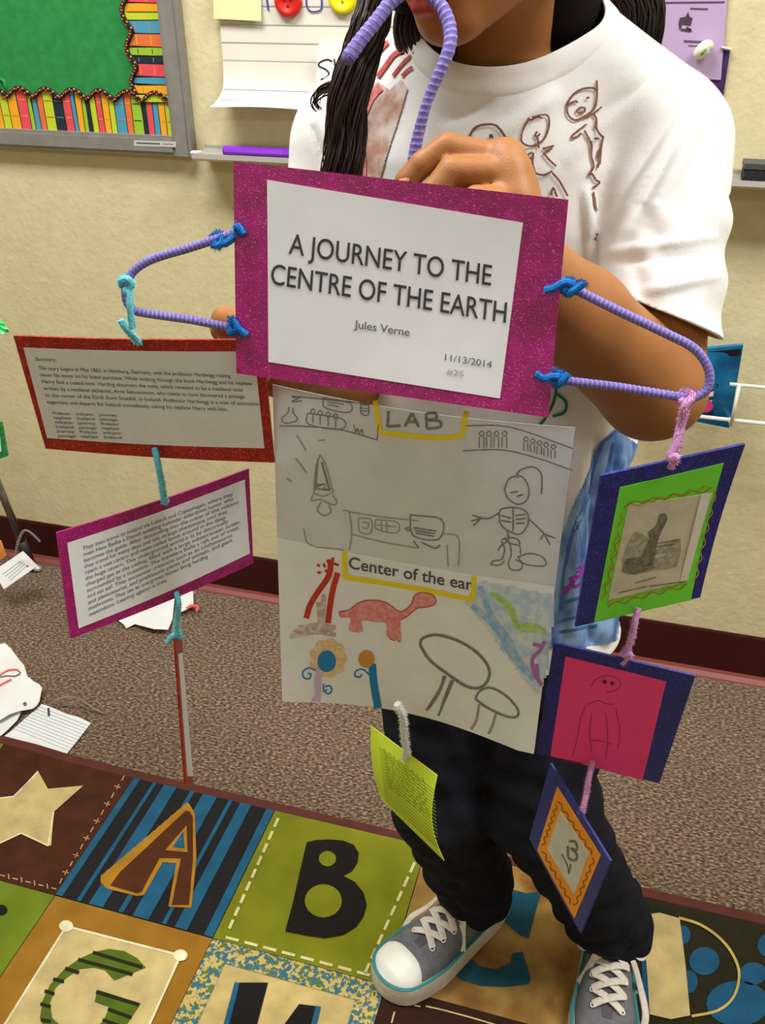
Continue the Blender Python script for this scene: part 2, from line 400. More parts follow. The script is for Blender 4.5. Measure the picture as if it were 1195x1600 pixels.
b = MB(); b.box(a[0]-.001, c[0]+.001, WALL-TD+.007, WALL-.011, z_lip+.02, z_lip+.028); b.build('grip', mat('dark_grey_plastic', (70, 70, 74), .5), er)

# ================================================================ chart paper and things on it
m_paper = mat('chart_paper', (226, 220, 208), 0.75, (220, 214, 200), 6)
def chart():
    t = thing('chart_paper', 'sheet of lined chart paper curling up at its bottom edge on the wall', 'paper', wp(450, 170, .03))
    x0, x1 = wp(347, 60)[0], wp(628, 90)[0]; z1 = zt+.05; zc = wp(347, 112)[2]; ze = wp(347, 168, .05)[2]
    rows = [(z1, .004), (zc+.25, .004), (zc+.02, .0045), (zc, .007)]
    for i in range(1, 9):
        s = i/8; rows.append((zc+(ze-zc)*math.sin(s*PI/2)*1.0, .007+.052*(1-math.cos(s*PI/2))))
    nx = 12; vs = []; 
    for side in (0, .0008):
        for z, d in rows:
            fl_ = max(0, d-.012)*0.30
            for i in range(nx+1):
                u = i/nx; vs.append((x0-fl_+(x1-x0+fl_)*u, WALL-d+side, z+.004*math.sin(u*5)*(d/.06)))
    k = nx+1; R = len(rows); f = []
    for r in range(R-1):
        for i in range(nx): a = r*k+i; f.append((a, a+k, a+k+1, a+1)); a += R*k; f.append((a, a+1, a+k+1, a+k))
    for i in range(nx): a = (R-1)*k+i; f.append((a, a+R*k, a+R*k+1, a+1))
    obj('sheet', vs, f, m_paper, t, True)
    ink = Ink(lambda x, y, h: wp(x, y, h))
    for j, z in enumerate([wp(347, yy)[2] for yy in (9, 38, 66, 94)]):
        ink.add([(x0, WALL-.0052, z), (x1, WALL-.0052, z), (x1, WALL-.0052, z+.0016), (x0, WALL-.0052, z+.0016)], [(0, 1, 2, 3)])
    for s in (.35, .62):
        z = zc+(ze-zc)*math.sin(s*PI/2); d = .007+.052*(1-math.cos(s*PI/2))+.0012
        ink.add([(x0, WALL-d, z), (x1, WALL-d, z), (x1, WALL-d-.0002, z+.0016), (x0, WALL-d-.0002, z+.0016)], [(0, 1, 2, 3)])
    ink.build('ruled_lines', mat('rule_grey', (188, 186, 186), .7), t)
    ink = Ink(WP(.0056)); ink.line([(415, -14), (419, 16)], 3); ink.line([(402, -14), (430, -14)], 3); ink.mark()
    ink.line([(478, -10), (479, 8), (484, 17), (494, 18), (502, 13), (502, -10)], 2.6, curve=4)
    ink.mark(); ink.build('blue_letter', mat('ink_blue', (58, 66, 150), .6), t, split=True)
    return t
chart()
st = Card([(335, 0), (0, 0), (0, 0), (0, 0)], [[0]*3]*4) if False else None
sn = thing('sticky_note', 'pale yellow sticky note on the chart paper at the top edge', 'note', wp(371, 30, .008))
b = MB(); p0, p1, p2, p3 = wp(333, -40, .0065), wp(407, -38, .0065), wp(408, 33, .013), wp(334, 29, .013)
b.add([p0, p1, p2, p3]+[p+np.array([0, .001, 0]) for p in (p0, p1, p2, p3)], [(0, 3, 2, 1), (4, 5, 6, 7), (0, 1, 5, 4), (1, 2, 6, 5), (2, 3, 7, 6), (3, 0, 4, 7)])
b.build('note_sheet', mat('pale_yellow_paper', (240, 230, 165), .7), sn)
for nm, cx, cy, rr, c, lab in (('red_magnet', 453, 2, 19, (205, 32, 26), 'red round magnet on the chart paper between two letters'), ('yellow_magnet', 538, -5, 20, (238, 220, 20), 'yellow round magnet on the chart paper beside the dark hair')):
    c0 = wp(cx, cy); r = rr/FPX*1.75; t = thing(nm, lab, 'magnet', wp(cx, cy, .006))
    b = MB(); N = 28
    for (d, q) in ((.0055, 1.0), (.011, 1.0), (.0135, .9), (.0135, .62), (.0115, .55)):
        b.v += [(c0[0]+r*q*math.cos(2*PI*i/N), WALL-d, c0[2]+r*q*math.sin(2*PI*i/N)) for i in range(N)]
    b.f = [(j*N+i, j*N+(i+1) % N, (j+1)*N+(i+1) % N, (j+1)*N+i) for j in range(4) for i in range(N)]+[tuple(4*N+i for i in range(N))]; b.mi = [0]*len(b.f)
    b.build('disc', mat(nm+'_plastic', c, .35), t, True)
    b = MB(); [b.ball((c0[0]+r*.25*math.cos(a), WALL-.0125, c0[2]+r*.25*math.sin(a)), .002, 6) for a in (.5, 2.6, 4.7)]; b.build('moulded_mark', mat(nm+'_dark', tuple(int(v*.6) for v in c), .5), t)
sc_ = thing('word_card', 'white word card with black handwritten letters beside the dark hair', 'card', wp(525, 100, .02))
b = MB(); q = [(498, 66), (580, 60), (580, 156), (492, 150)]; v0 = [wp(*p, .022) for p in q]
b.add(v0+[p+np.array([0, .001, 0]) for p in v0], [(0, 3, 2, 1), (4, 5, 6, 7), (0, 1, 5, 4), (1, 2, 6, 5), (2, 3, 7, 6), (3, 0, 4, 7)]); b.build('card', mat('bright_white_paper', (246, 244, 238), .7), sc_)
ink = Ink(WP(.0224)); ink.line([(519, 96), (511, 93), (500, 97), (498, 103), (508, 108), (514, 115), (508, 122), (501, 124)], 2.4, curve=5, step=3)
ink.line([(522, 92), (525, 118)], 2.4, curve=3); ink.line([(523, 112), (530, 104), (534, 116)], 2.4, curve=4, step=3); ink.build('handwriting', mat('marker_black', (35, 32, 34), .6), sc_)

# ================================================================ lilac poster, clip and purple folder at the right
lp = thing('lilac_poster', 'lilac printed poster hanging on the wall behind the shoulder', 'poster', wp(1080, 120, .01))
b = MB(); v0 = [wp(*p, .006) for p in ((1025, -60), (1140, -50), (1126, 125), (1010, 118))]
b.add(v0+[p+np.array([0, .002, 0]) for p in v0], [(0, 3, 2, 1), (4, 5, 6, 7), (0, 1, 5, 4), (1, 2, 6, 5), (2, 3, 7, 6), (3, 0, 4, 7)]); b.build('sheet', mat('lilac_paper', (186, 160, 198), .6), lp)
ink = Ink(WP(.0064)); 
for a, c, w in (((1030, 4), (1132, 3), 2.2), ((1078, 13), (1106, 14), 2), ((1068, 64), (1104, 66), 3), ((1075, 71), (1096, 72), 1.6)): ink.line([a, c], w); ink.mark()
ink.build('printed_line', mat('ink_plum', (92, 68, 104), .6), lp, split=True)
ink = Ink(WP(.0065)); ink.poly([(1062, 28), (1071, 26), (1075, 18), (1077, 26), (1082, 28), (1079, 40), (1066, 38), (1062, 48), (1060, 38)]); ink.line([(1064, 46), (1080, 48), (1072, 43)], 3.5, curve=3); ink.build('printed_emblem', mat('ink_plum_dark', (70, 48, 66), .6), lp)
cl = thing('white_clip', 'white clip with a green stripe on the lilac poster', 'clip', wp(1103, 82, .015))
b = MB(); b.tube(catmull([wp(1089, 90, .012), wp(1096, 80, .016), wp(1106, 72, .018), wp(1113, 74, .016)], 5), [.006, .0085, .010, .0112, .0118, .012, .0122, .0122, .012, .0115, .011, .010, .0085, .0065, .005, .003], 10, flat=.8); b.build('clip_body', mat('cream_plastic', (240, 236, 214), .4), cl, True)
b = MB(); b.tube([wp(1095, 86, .030), wp(1103, 77, .031)], .0016, 6); b.build('green_stripe', mat('green_plastic', (90, 130, 50), .5), cl, True)
fo = thing('purple_folder', 'dark purple folder hanging behind the lilac poster', 'folder', wp(1130, 110, .01))
b = MB(); v0 = [wp(*p, .004) for p in ((1040, 70), (1141, 76), (1130, 150), (1030, 146))]
b.add(v0+[p+np.array([0, .002, 0]) for p in v0], [(0, 3, 2, 1), (4, 5, 6, 7), (0, 1, 5, 4), (1, 2, 6, 5), (2, 3, 7, 6), (3, 0, 4, 7)]); b.build('cover', mat('dark_purple_card', (62, 34, 98), .5, (44, 26, 60), 60), fo)
b = MB(); b.tube([wp(1127, 74, .008), wp(1141, 77, .008)], .0022, 6); b.build('top_edge', mat('glare_plastic', (200, 190, 205), .3), fo)  # glare along the folder's top edge, put into the pale colour

# ================================================================ wire rack and teal pouch
RD = 0.088
rk = thing('wire_rack', 'white wire rack on the wall at the right edge', 'rack', wp(1170, 640, .03))
m_wire = mat('white_coated_wire', (238, 234, 224), .35)
za, zb2 = wp(1140, 600, RD)[2], wp(1140, 656, RD)[2]; xa, xb = wp(1140, 600, RD)[0], wp(1070, 646, RD)[0]
def rod(name, pts, r, par, m=m_wire): b = MB(); b.tube(pts, r, 8); return b.build(name, m, par, True)
rod('upper_wire', [(xa, WALL-RD, za), (1.5, WALL-RD, za)], .0032, rk); rod('lower_wire', [(xb, WALL-RD, zb2), (1.5, WALL-RD, zb2)], .0036, rk)
xv = wp(1142, 660, RD)[0]
for xx in (xv, xv+.3, xv+.6):
    rod('upright', [(xx, WALL-RD-.004, za+.003), (xx, WALL-RD-.004, zb2-.008)], .0026, rk)
    rod('wall_hook', [(xx, WALL-RD-.004, zb2-.008), (xx, WALL-.05, zb2-.012), (xx, WALL-.001, zb2-.012)], .0026, rk)
pz = 0.052
qd = [(1048, 548), (1161, 538), (1139, 667), (1060, 652)]; PC = [at(x, y, WALL-pz-(.012 if y < 600 else 0)) for x, y in qd]
tp = thing('teal_package', 'teal foil package with a pink picture hanging behind the elbow', 'package', at(1110, 660, WALL-pz))
pc = Card(qd, PC, lambda u, v: .006*math.sin(PI*u)*math.sin(PI*v))
pc.slab('pouch', mat('teal_foil', (22, 130, 186), .25, (12, 84, 136), 25, metal=.3), -.004, .004, parent=tp)
ink = Ink(pc.P); ink.poly([(1050, 553), (1158, 543), (1155, 554), (1050, 560)], .0048); ink.build('header_strip', mat('print_navy', (12, 16, 34), .4), tp)
ink = Ink(pc.P); ink.poly([(1084, 600), (1122, 598), (1114, 646), (1074, 644)], .0045); ink.build('picture_window', mat('print_deep_plum', (44, 18, 60), .3), tp)
ink = Ink(pc.P); ink.disc((1100, 632), 14, .0056, ry=10); ink.disc((1088, 634), 9, .0056, ry=7); ink.build('pink_shape', mat('print_hot_pink', (240, 70, 150), .3), tp)
ink = Ink(pc.P); [ink.poly(q, .0066) for q in ([(1090, 607), (1102, 601), (1104, 605), (1093, 611)], [(1106, 612), (1115, 608), (1114, 616), (1105, 618)], [(1108, 622), (1114, 624), (1110, 625)])]; ink.build('foil_glints', mat('print_pale_pink', (250, 215, 235), .2), tp)  # glints on the foil, put into the colour as flat pale flecks

# ================================================================ the rug
RGX, RGY, RSX, RSY, RYAW = -0.76846, 1.01842, 0.27768, 0.25776, -0.003844
RT = 0.008
def RU(u, v, h):
    c, s = math.cos(RYAW), math.sin(RYAW); a, b_ = u*RSX, -v*RSY
    z = RT+h
    if v < 0.25: z += 0.010*math.exp(-((u+0.95)/0.35)**2)*max(0, 1-v/0.25)
    return np.array([RGX+a*c-b_*s, RGY+a*s+b_*c, z])
def rug_uv(px, py):
    p = fl(px, py, RT); c, s = math.cos(RYAW), math.sin(RYAW); dx, dy = p[0]-RGX, p[1]-RGY
    return (dx*c+dy*s)/RSX, -(-dx*s+dy*c)/RSY
def RP(px, py, h): u, v = rug_uv(px, py); return RU(u, v, h)
def pile(name, c, c2=None, sc=30, **k): return mat(name, c, .95, c2 or tuple(int(x*.88) for x in c), sc, bump=.0007, bscale=800, sheen=.25, spec=.1, detail=12, **k)
rug = thing('alphabet_rug', 'patchwork alphabet rug with letters and a star on the carpet floor', 'rug', (0, .5, 0))
m_bind = pile('rug_binding', (92, 46, 40)); U0, U1, V0, V1 = -3.0, 6.0, 0.0, 7.0
def rug_slab(name, u0, u1, v0, v1, h, m, par, n=8, low=-RT+.0003):
    b = MB(); vs = []; k = n+1
    for hh in (h, None):
        for j in range(k):
            for i in range(k):
                p = RU(u0+(u1-u0)*i/n, v0+(v1-v0)*j/n, h if hh is not None else 0)
                if hh is None: p[2] = max(.0003, p[2]-RT+.0003)
                vs.append(p)
    f = []
    for j in range(n):
        for i in range(n): a = j*k+i; f.append((a, a+k, a+k+1, a+1))
    for i in range(n):
        for a, b2 in ((i, i+1), (n*k+i+1, n*k+i), ((i+1)*k, i*k), (i*k+n, (i+1)*k+n)): f.append((a, b2, b2+k*k, a+k*k))
    return obj(name, vs, f, m, par)
for a in ((U0-.07, U1+.07, -.065, 0), (U0-.07, U1+.07, V1, V1+.065), (U0-.07, U0, 0, V1), (U1, U1+.07, 0, V1)): rug_slab('binding', *a, -.001, m_bind, rug, 36)
cells = {(-1, 0): pile('pile_chocolate', (74, 34, 12), (58, 25, 8)), (0, 0): pile('pile_navy_black', (26, 26, 30)), (1, 0): pile('pile_olive', (128, 130, 24), (112, 116, 14), 14),
         (2, 0): pile('pile_mottled_tan', (166, 134, 72), (112, 68, 24), 16, lo=.38, hi=.72), (3, 0): pile('pile_dark_olive', (38, 34, 12)), (-1, 1): pile('pile_grass', (112, 128, 24), (92, 112, 18), 14),
         (0, 1): pile('pile_gold', (152, 108, 32), (138, 95, 22), 20), (1, 1): pile('pile_sand', (198, 174, 112)), (2, 1): pile('pile_espresso', (50, 24, 12))}
pal = [cells[k] for k in sorted(cells)]
sq = {}
for i in range(-3, 6):
    for j in range(0, 7):
        m = cells.get((i, j), pal[(i*5+j*3+2) % len(pal)])
        sq[i, j] = rug_slab('rug_square', i+.003, i+.997, j+.003, j+.997, 0, m, rug)
cA = lambda p: (p[0]/2.9875, 1160+p[1]/2.9875)
cB = lambda p: (300+p[0]/2.9875, 1200+p[1]/2.9875)
cC = lambda p: (540+p[0]/3.0778, 1080+p[1]/3.0778)
cD = lambda p: (840+p[0]/3.3662, 1300+p[1]/3.3662)
def shapes(cf, lst, name, m, par, h=.0015, curve=0):
    ink = Ink(RP)
    for q in lst: ink.poly([cf(p) for p in q], h, curve); ink.mark()
    return ink.build(name, m, par, split=True)
cream = pile('pile_cream', (204, 182, 124)); white = pile('pile_white', (236, 226, 190)); blue = pile('pile_blue', (28, 92, 126)); black = pile('pile_black', (20, 17, 16))
shapes(cA, [[(180, 143), (225, 220), (390, 205), (252, 328), (240, 485), (226, 487), (100, 428), (0, 475), (-95, 530), (-65, 400), (-150, 280), (0, 265), (65, 257)]], 'star', cream, sq[-1, 0], .002)
ink = Ink(RP)
for a, c in (((226, 487), (252, 328)), ((100, 428), (226, 487)), ((0, 475), (100, 428)), ((65, 257), (180, 143)), ((0, 265), (65, 257))): ink.line([cA(a), cA(c)], 2.2, .0026); ink.mark()
ink.build('star_outline', white, sq[-1, 0], split=True)
ink = Ink(RP)
for k in range(13):
    t = k/12; x, y = 575+(285-575)*t, 170+(650-170)*t; ink.line([cA((x-6, y+12)), cA((x+6, y-12))], 1.8, .002, step=3)
    if k % 2: ink.line([cA((x-16, y-4)), cA((x+12, y+4))], 1.6, .002, step=3)
for k in range(9):
    x, y = 10+30*k, 622+7.5*k; ink.line([cA((x, y-12)), cA((x+4, y+12))] if k % 2 else [cA((x-10, y)), cA((x+14, y+6))], 1.8, .002, step=3)
ink.build('stitching', pile('pile_pink_tan', (196, 150, 120)), sq[-1, 0])
# A
ink = Ink(RP)
for a, c in ((.0, .045), (.14, .165), (.22, .31), (.41, .44), (.50, .60), (.685, .71), (.765, .84), (.945, .998)):
    vs = [RU(u, .004+.992*v/6, .0008) for v in range(7) for u in (a, c)]; ink.add(vs, [(2*v, 2*v+2, 2*v+3, 2*v+1) for v in range(6)]); ink.mark()
ink.build('blue_stripe', blue, sq[0, 0], split=True)
sca = [(470, 655)]
for k in range(14):
    t = k/13; x, y = 478+(868-478)*t, 628+(296-628)*t; sca += [(x-7, y-4), (x+6, y-12)]
gold = pile('pile_gold_edge', (176, 124, 30))
shapes(cA, [sca+[(884, 290), (910, 335), (917, 545), (894, 775), (786, 770), (824, 566), (760, 562), (672, 716), (640, 720), (500, 685)]], 'letter_edging', gold, sq[0, 0], .0016)
shapes(cA, [[(868, 322), (888, 328), (900, 352), (901, 548), (882, 762), (803, 762), (845, 545), (745, 543), (662, 700), (640, 708), (515, 672), (560, 610)]], 'letter', pile('pile_brown', (82, 40, 14)), sq[0, 0], .0024)
shapes(cA, [[(872, 392), (876, 518), (772, 508)]], 'letter_hole_edging', gold, sq[0, 0], .003)
shapes(cA, [[(857, 420), (862, 500), (806, 495)]], 'letter_hole', blue, sq[0, 0], .0036)
# B
shapes(cB, [[(535, 350), (575, 340), (640, 337), (705, 342), (755, 362), (778, 400), (772, 445), (745, 485), (705, 506), (760, 535), (800, 585), (815, 640), (800, 695), (765, 745), (705, 782), (620, 797), (540, 786), (435, 765), (470, 635), (505, 480)]], 'letter', black, sq[1, 0], .002)
ink = Ink(RP); c = cB((632, 428)); ink.disc(c, 13.4, .0028, ry=12); c = cB((613, 625)); ink.mark(); ink.disc(c, 29, .0028, ry=26); ink.mark(); ink.build('letter_hole', cells[1, 0], sq[1, 0], split=True)
ink = Ink(RP)
for (x0, y0, x1, y1, n_) in ((405, 232, 168, 765, 9), (1072, 370, 800, 975, 9), (150, 790, 850, 975, 8)):
    for k in range(n_):
        t0, t1 = (k+.08)/n_, (k+.78)/n_; ink.line([cB((x0+(x1-x0)*t0, y0+(y1-y0)*t0)), cB((x0+(x1-x0)*t1, y0+(y1-y0)*t1))], 4.6, .0015, step=8); ink.mark()
ink.build('stitch', pile('pile_dash', (222, 214, 150)), sq[1, 0], split=True)
# C
teal = pile('pile_teal', (20, 78, 98))
shapes(cC, [[(755, 985), (790, 955), (870, 975), (940, 968), (905, 1090), (880, 1190), (840, 1178), (760, 1110), (640, 1130), (580, 1180), (570, 1260), (640, 1325), (720, 1342), (790, 1312), (800, 1265), (850, 1258), (870, 1320), (890, 1392), (878, 1412), (760, 1425), (650, 1420), (560, 1392), (460, 1320), (430, 1200), (500, 1080), (640, 1010)]], 'letter', teal, sq[2, 0], .002)
# D
shapes(cD, [[(550, 440), (640, 430), (745, 460), (775, 700), (800, 970), (700, 990), (588, 965), (570, 700)]], 'letter', cream, sq[3, 0], .0028)
ink = Ink(RP)
for (x, y, r, ry) in ((875, 682, 80, 74), (1130, 748, 72, 60), (1050, 905, 165, 120), (762, 545, 40, 50), (795, 790, 45, 60), (1205, 600, 50, 60)): ink.disc(cD((x, y)), r/3.366, .0015, ry=ry/3.366); ink.mark()
ink.poly([cD(p) for p in ((540, 590), (556, 560), (590, 960), (560, 1010))], .0015); ink.mark()
ink.build('blue_spot', pile('pile_dot_blue', (24, 84, 120)), sq[3, 0], split=True)
ink = Ink(RP); ink.line([cD(p) for p in ((740, 457), (850, 492), (950, 560), (1020, 645), (1057, 750), (1030, 870), (945, 945), (808, 975))], 4.2, .0032, curve=5); ink.build('letter_bowl', pile('pile_pale_gold', (196, 176, 92)), sq[3, 0])
# G
shapes(cA, [[(310, 862), (843, 998), (690, 1340), (560, 1640), (-110, 1500), (30, 1310)]], 'cream_panel', cream, sq[0, 1], .0015)
ink = Ink(RP); ink.line([cA(p) for p in ((-110, 1500), (30, 1310), (310, 862), (843, 998), (690, 1340), (560, 1640))], 3.4, .0022)
for p in ((310, 862), (843, 998)): ink.disc(cA(p), 11, .0026, ry=9)
ink.build('panel_outline', white, sq[0, 1])
shapes(cA, [[(682, 1055), (640, 1010), (580, 978), (510, 968), (440, 982), (370, 1015), (300, 1065), (235, 1135), (200, 1210), (188, 1290), (215, 1360), (300, 1420), (420, 1430), (540, 1400), (640, 1250), (658, 1222), (455, 1158), (443, 1215), (512, 1240), (480, 1310), (400, 1350), (300, 1340), (245, 1290), (235, 1220), (260, 1150), (310, 1105), (370, 1062), (440, 1055), (490, 1068), (535, 1115)]], 'letter', pile('pile_leaf', (84, 104, 22)), sq[0, 1], .0024)
ink = Ink(RP)
for a, c in (((435, 985), (665, 1055)), ((365, 1018), (620, 1088)), ((305, 1060), (370, 1080)), ((250, 1110), (300, 1122)), ((210, 1165), (255, 1180)), ((190, 1225), (238, 1240)), ((192, 1300), (240, 1308)), ((450, 1170), (650, 1230)), ((505, 1250), (615, 1290)), ((480, 1300), (590, 1340))): ink.line([cA(a), cA(c)], 5.5, .003)
ink.build('letter_stripes', pile('pile_stripe', (34, 34, 14)), sq[0, 1])
# H
spk = mat('pile_speckled', (190, 166, 96), .95, (52, 100, 116), 150, lo=.46, hi=.54, bump=.0012, bscale=420, speck=(96, 110, 30), speck_scale=220, speck_t=.16, detail=2)
def rect_uv(u0, u1, v0, v1, h, n=6):
    vs = [RU(u0+(u1-u0)*i/n, v0+(v1-v0)*j/n, h) for j in range(n+1) for i in range(n+1)]
    return vs, [(j*(n+1)+i, (j+1)*(n+1)+i, (j+1)*(n+1)+i+1, j*(n+1)+i+1) for j in range(n) for i in range(n)]
b = MB()
for r in ((1.003, 1.997, 1.003, 1.13), (1.003, 1.13, 1.13, 1.997), (1.87, 1.997, 1.13, 1.997), (1.13, 1.87, 1.87, 1.997)): b.add(*rect_uv(*r, .0012))
b.build('speckled_border', spk, sq[1, 1])
shapes(cB, [[(215, 1005), (355, 1005), (300, 1215), (420, 1215), (500, 1105), (580, 1115), (500, 1420), (400, 1420), (440, 1290), (290, 1290), (250, 1420), (110, 1420)]], 'letter', black, sq[1, 1], .002)
shapes(cB, [[(200, 1003), (222, 1006), (120, 1420), (90, 1420)], [(578, 1114), (602, 1118), (530, 1420), (500, 1420)]], 'letter_shadow', blue, sq[1, 1], .0024)  # blue side bands of the letter, part of the rug pattern
ink = Ink(RP); ink.line([cC(p) for p in ((385, 1518), (480, 1540), (620, 1578), (760, 1620))], 2.4, .002, curve=3); ink.line([cC(p) for p in ((235, 1545), (220, 1600))], 2.6, .002); ink.line([cC(p) for p in ((330, 1515), (360, 1520))], 2, .002)
ink.build('stitching', pile('pile_stitch', (205, 180, 130)), sq[2, 1])
ink = Ink(RP); ink.disc(cA((8, 785)), 9, .002, ry=8); ink.disc(cA((-60, 860)), 16, .002, ry=12); ink.build('dot', black, sq[-1, 1])
# ================================================================ glitter foam cards on the mobile
def glitter(name, c, c2, sp): return mat(name, c, 0.45, c2, 90, speck=sp, speck_scale=1500, speck_t=.05, bump=.0003, bscale=900, spec=.6)
m_mag = glitter('magenta_glitter', (160, 0, 106), (136, 0, 84), (214, 70, 168))
m_red = glitter('red_glitter', (176, 22, 16), (140, 12, 12), (250, 110, 70))
m_navy = glitter('navy_glitter', (8, 26, 136), (3, 16, 108), (60, 84, 200))
m_wh = mat('printer_paper', (226, 228, 232), 0.8, (220, 222, 226), 30)
m_txt = mat('toner_black', (52, 50, 52), 0.7); m_txt2 = mat('toner_grey', (92, 92, 94), 0.7)
m_pencil = mat('pencil_grey', (112, 112, 108), 0.8, (140, 140, 136), 400); m_pencil2 = mat('pencil_light', (158, 156, 150), 0.8)
def card(name, label, cat_, quad, C, bend=None, m=None, th=.002):
    t = thing(name, label, cat_, np.mean(C, 0)); c = Card(quad, C, bend)
    if m: c.slab('foam_backing', m, -th/2, th/2, parent=t)
    return t, c
def vec(a, b): return (b[0]-a[0], b[1]-a[1])
def unit(v): n = math.hypot(*v); return (v[0]/n, v[1]/n)
def textline(ink, s, a, b, up, size, h=.0018, bold=0):
    """one line of print from a to b (px on the sheet), letters 'size' px tall along up"""
    vs, fs = text_mesh(s, bold); w = max(v[0] for v in vs) if vs else 1
    d = vec(a, b); ex = (d[0]/w, d[1]/w); ey = (up[0]*size, up[1]*size)
    ink.text(s, a, ex, ey, h, 1.0, bold)
# --- title card
t, c = card('title_card', 'magenta glitter foam card with the printed book title, held in front of the chest', 'card', [(365, 252), (888, 312), (857, 652), (370, 583)],
    [[-0.2711, 0.5926, 1.1853], [-0.0497, 0.6143, 1.1681], [-0.0459, 0.5814, 1.0299], [-0.2674, 0.5597, 1.047]], lambda u, v: -.003*math.sin(PI*v)*u, m_mag)
TITLE = c
c.slab('title_sheet', m_wh, .001, .0014, [(418, 281), (817, 348), (781, 622), (420, 565)], t)
up = unit((4, -100))
for s_, a, b_, sz in (('A JOURNEY TO THE', (452, 396), (767, 446), 46), ('CENTRE OF THE EARTH', (422, 443), (790, 504), 46)):
    ink = Ink(c.P); textline(ink, s_, a, b_, unit((8, -100)), sz, bold=.006); ink.build('title_lettering', m_txt, t, kind='stuff')
ink = Ink(c.P); textline(ink, 'Jules Verne', (555, 512), (640, 525), unit((8, -100)), 18, bold=.004); ink.build('author_lettering', m_txt2, t, kind='stuff')
ink = Ink(c.P); textline(ink, '11/13/2014', (692, 562), (768, 574), unit((8, -100)), 15); ink.build('date_lettering', m_txt2, t, kind='stuff')
ink = Ink(c.P); textline(ink, '#25', (698, 584), (724, 588), unit((8, -100)), 13); ink.build('faint_number', m_pencil2, t, kind='stuff')
# --- red summary card
t, c = card('summary_card', 'red glitter foam card with a typed summary hanging at the left', 'card', [(22, 524), (410, 530), (429, 722), (72, 700)],
    [[-0.4811, 0.6, 1.0404], [-0.2607, 0.5945, 1.0607], [-0.2632, 0.6059, 0.9517], [-0.4832, 0.6117, 0.9317]], lambda u, v: .003*math.sin(PI*u), m_red)
c.slab('typed_sheet', m_wh, .001, .0014, [(38, 542), (398, 548), (414, 699), (75, 683)], t)
ink = Ink(c.P); lines = ['The story begins in May 1863, in Hamburg, Germany, with the professor Hardwigg making',
 'never his notes on his latest purchase. While looking through the book Hardwigg and his nephew',
 'Harry find a coded note. Harding discovers the note, which revealed to be a medieval note',
 'written by a medieval alchemist, Arne Saknussemm, who claims to have discovered a passage',
 'to the center of the Earth from Snaefell, in Iceland. Professor Hardwigg is a man of astonishing',
 'eagerness and departs for Iceland immediately, taking his nephew Harry with him.']
textline(ink, 'Summary,', (57, 562), (90, 563), (0, -1), 8)
for k, s_ in enumerate(lines):
    ya = 576+k*10.6; xa_ = 62+k*2.6; L_ = len(s_)/95; xe_ = xa_+(322)*L_*1.04; textline(ink, s_, (xa_, ya), (xe_, ya+14*L_), unit((-18, -100)), 8.6)
for j in range(6):
    for i, w_ in enumerate(('Iceland', 'Hardwigg', 'medieval')): textline(ink, ['Professor', 'nephew', 'volcano', 'Iceland', 'journey', 'passage'][(j+2*i) % 6], (84+i*36+j*1.6, 646+j*7+i*1.2), (112+i*36+j*1.6, 647+j*7+i*1.2), unit((-18, -100)), 7)
ink.build('typed_text', m_txt2, t, kind='stuff')
# --- magenta story card
t, c = card('story_card', 'magenta glitter foam card with typed story hanging slanted below the red card', 'card', [(88, 832), (388, 732), (395, 880), (110, 997)],
    [[-0.4239, 0.5267, 0.9053], [-0.3259, 0.6881, 0.8938], [-0.3233, 0.6734, 0.7968], [-0.4215, 0.5119, 0.8085]], lambda u, v: .004*math.sin(PI*u), m_mag)
c.slab('typed_sheet', m_wh, .001, .0014, [(104, 848), (381, 749), (389, 864), (122, 981)], t)
ink = Ink(c.P); L2 = ['They then travel to Iceland via Lubeck and Copenhagen, where they', 'meet Hans Bjelke a Danish speaking Icelander eiderdown hunter who',
 'becomes the guide. After descending into the crater of this volcano', 'they travel for many days and see strange phenomena until they', 'reach a vast cavern and meet ceiled levels around in the deep',
 'the huge cavern. This underground world is lit by electrically', 'charged gas at the ceiling, filled with a large subterranean ocean,', 'surrounded by a coastline. The travelers build a raft out of trees',
 'and set sail. They encounter creatures such as an ichthyosaurus', 'and plesiosaurus, and prehistoric plants and animals, and giant', 'mushrooms. They see an overgrown human being herding', 'mastodons. Leaning against a tree.']
for k, s_ in enumerate(L2):
    f = k/11; a = (128+f*10, 859+f*103); b_ = (366+f*8, 772+f*84); Lf = len(s_)/66; textline(ink, s_, a, (a[0]+(b_[0]-a[0])*Lf, a[1]+(b_[1]-a[1])*Lf), unit((-12, -100)), 8.4)
ink.build('typed_text', m_txt2, t, kind='stuff')
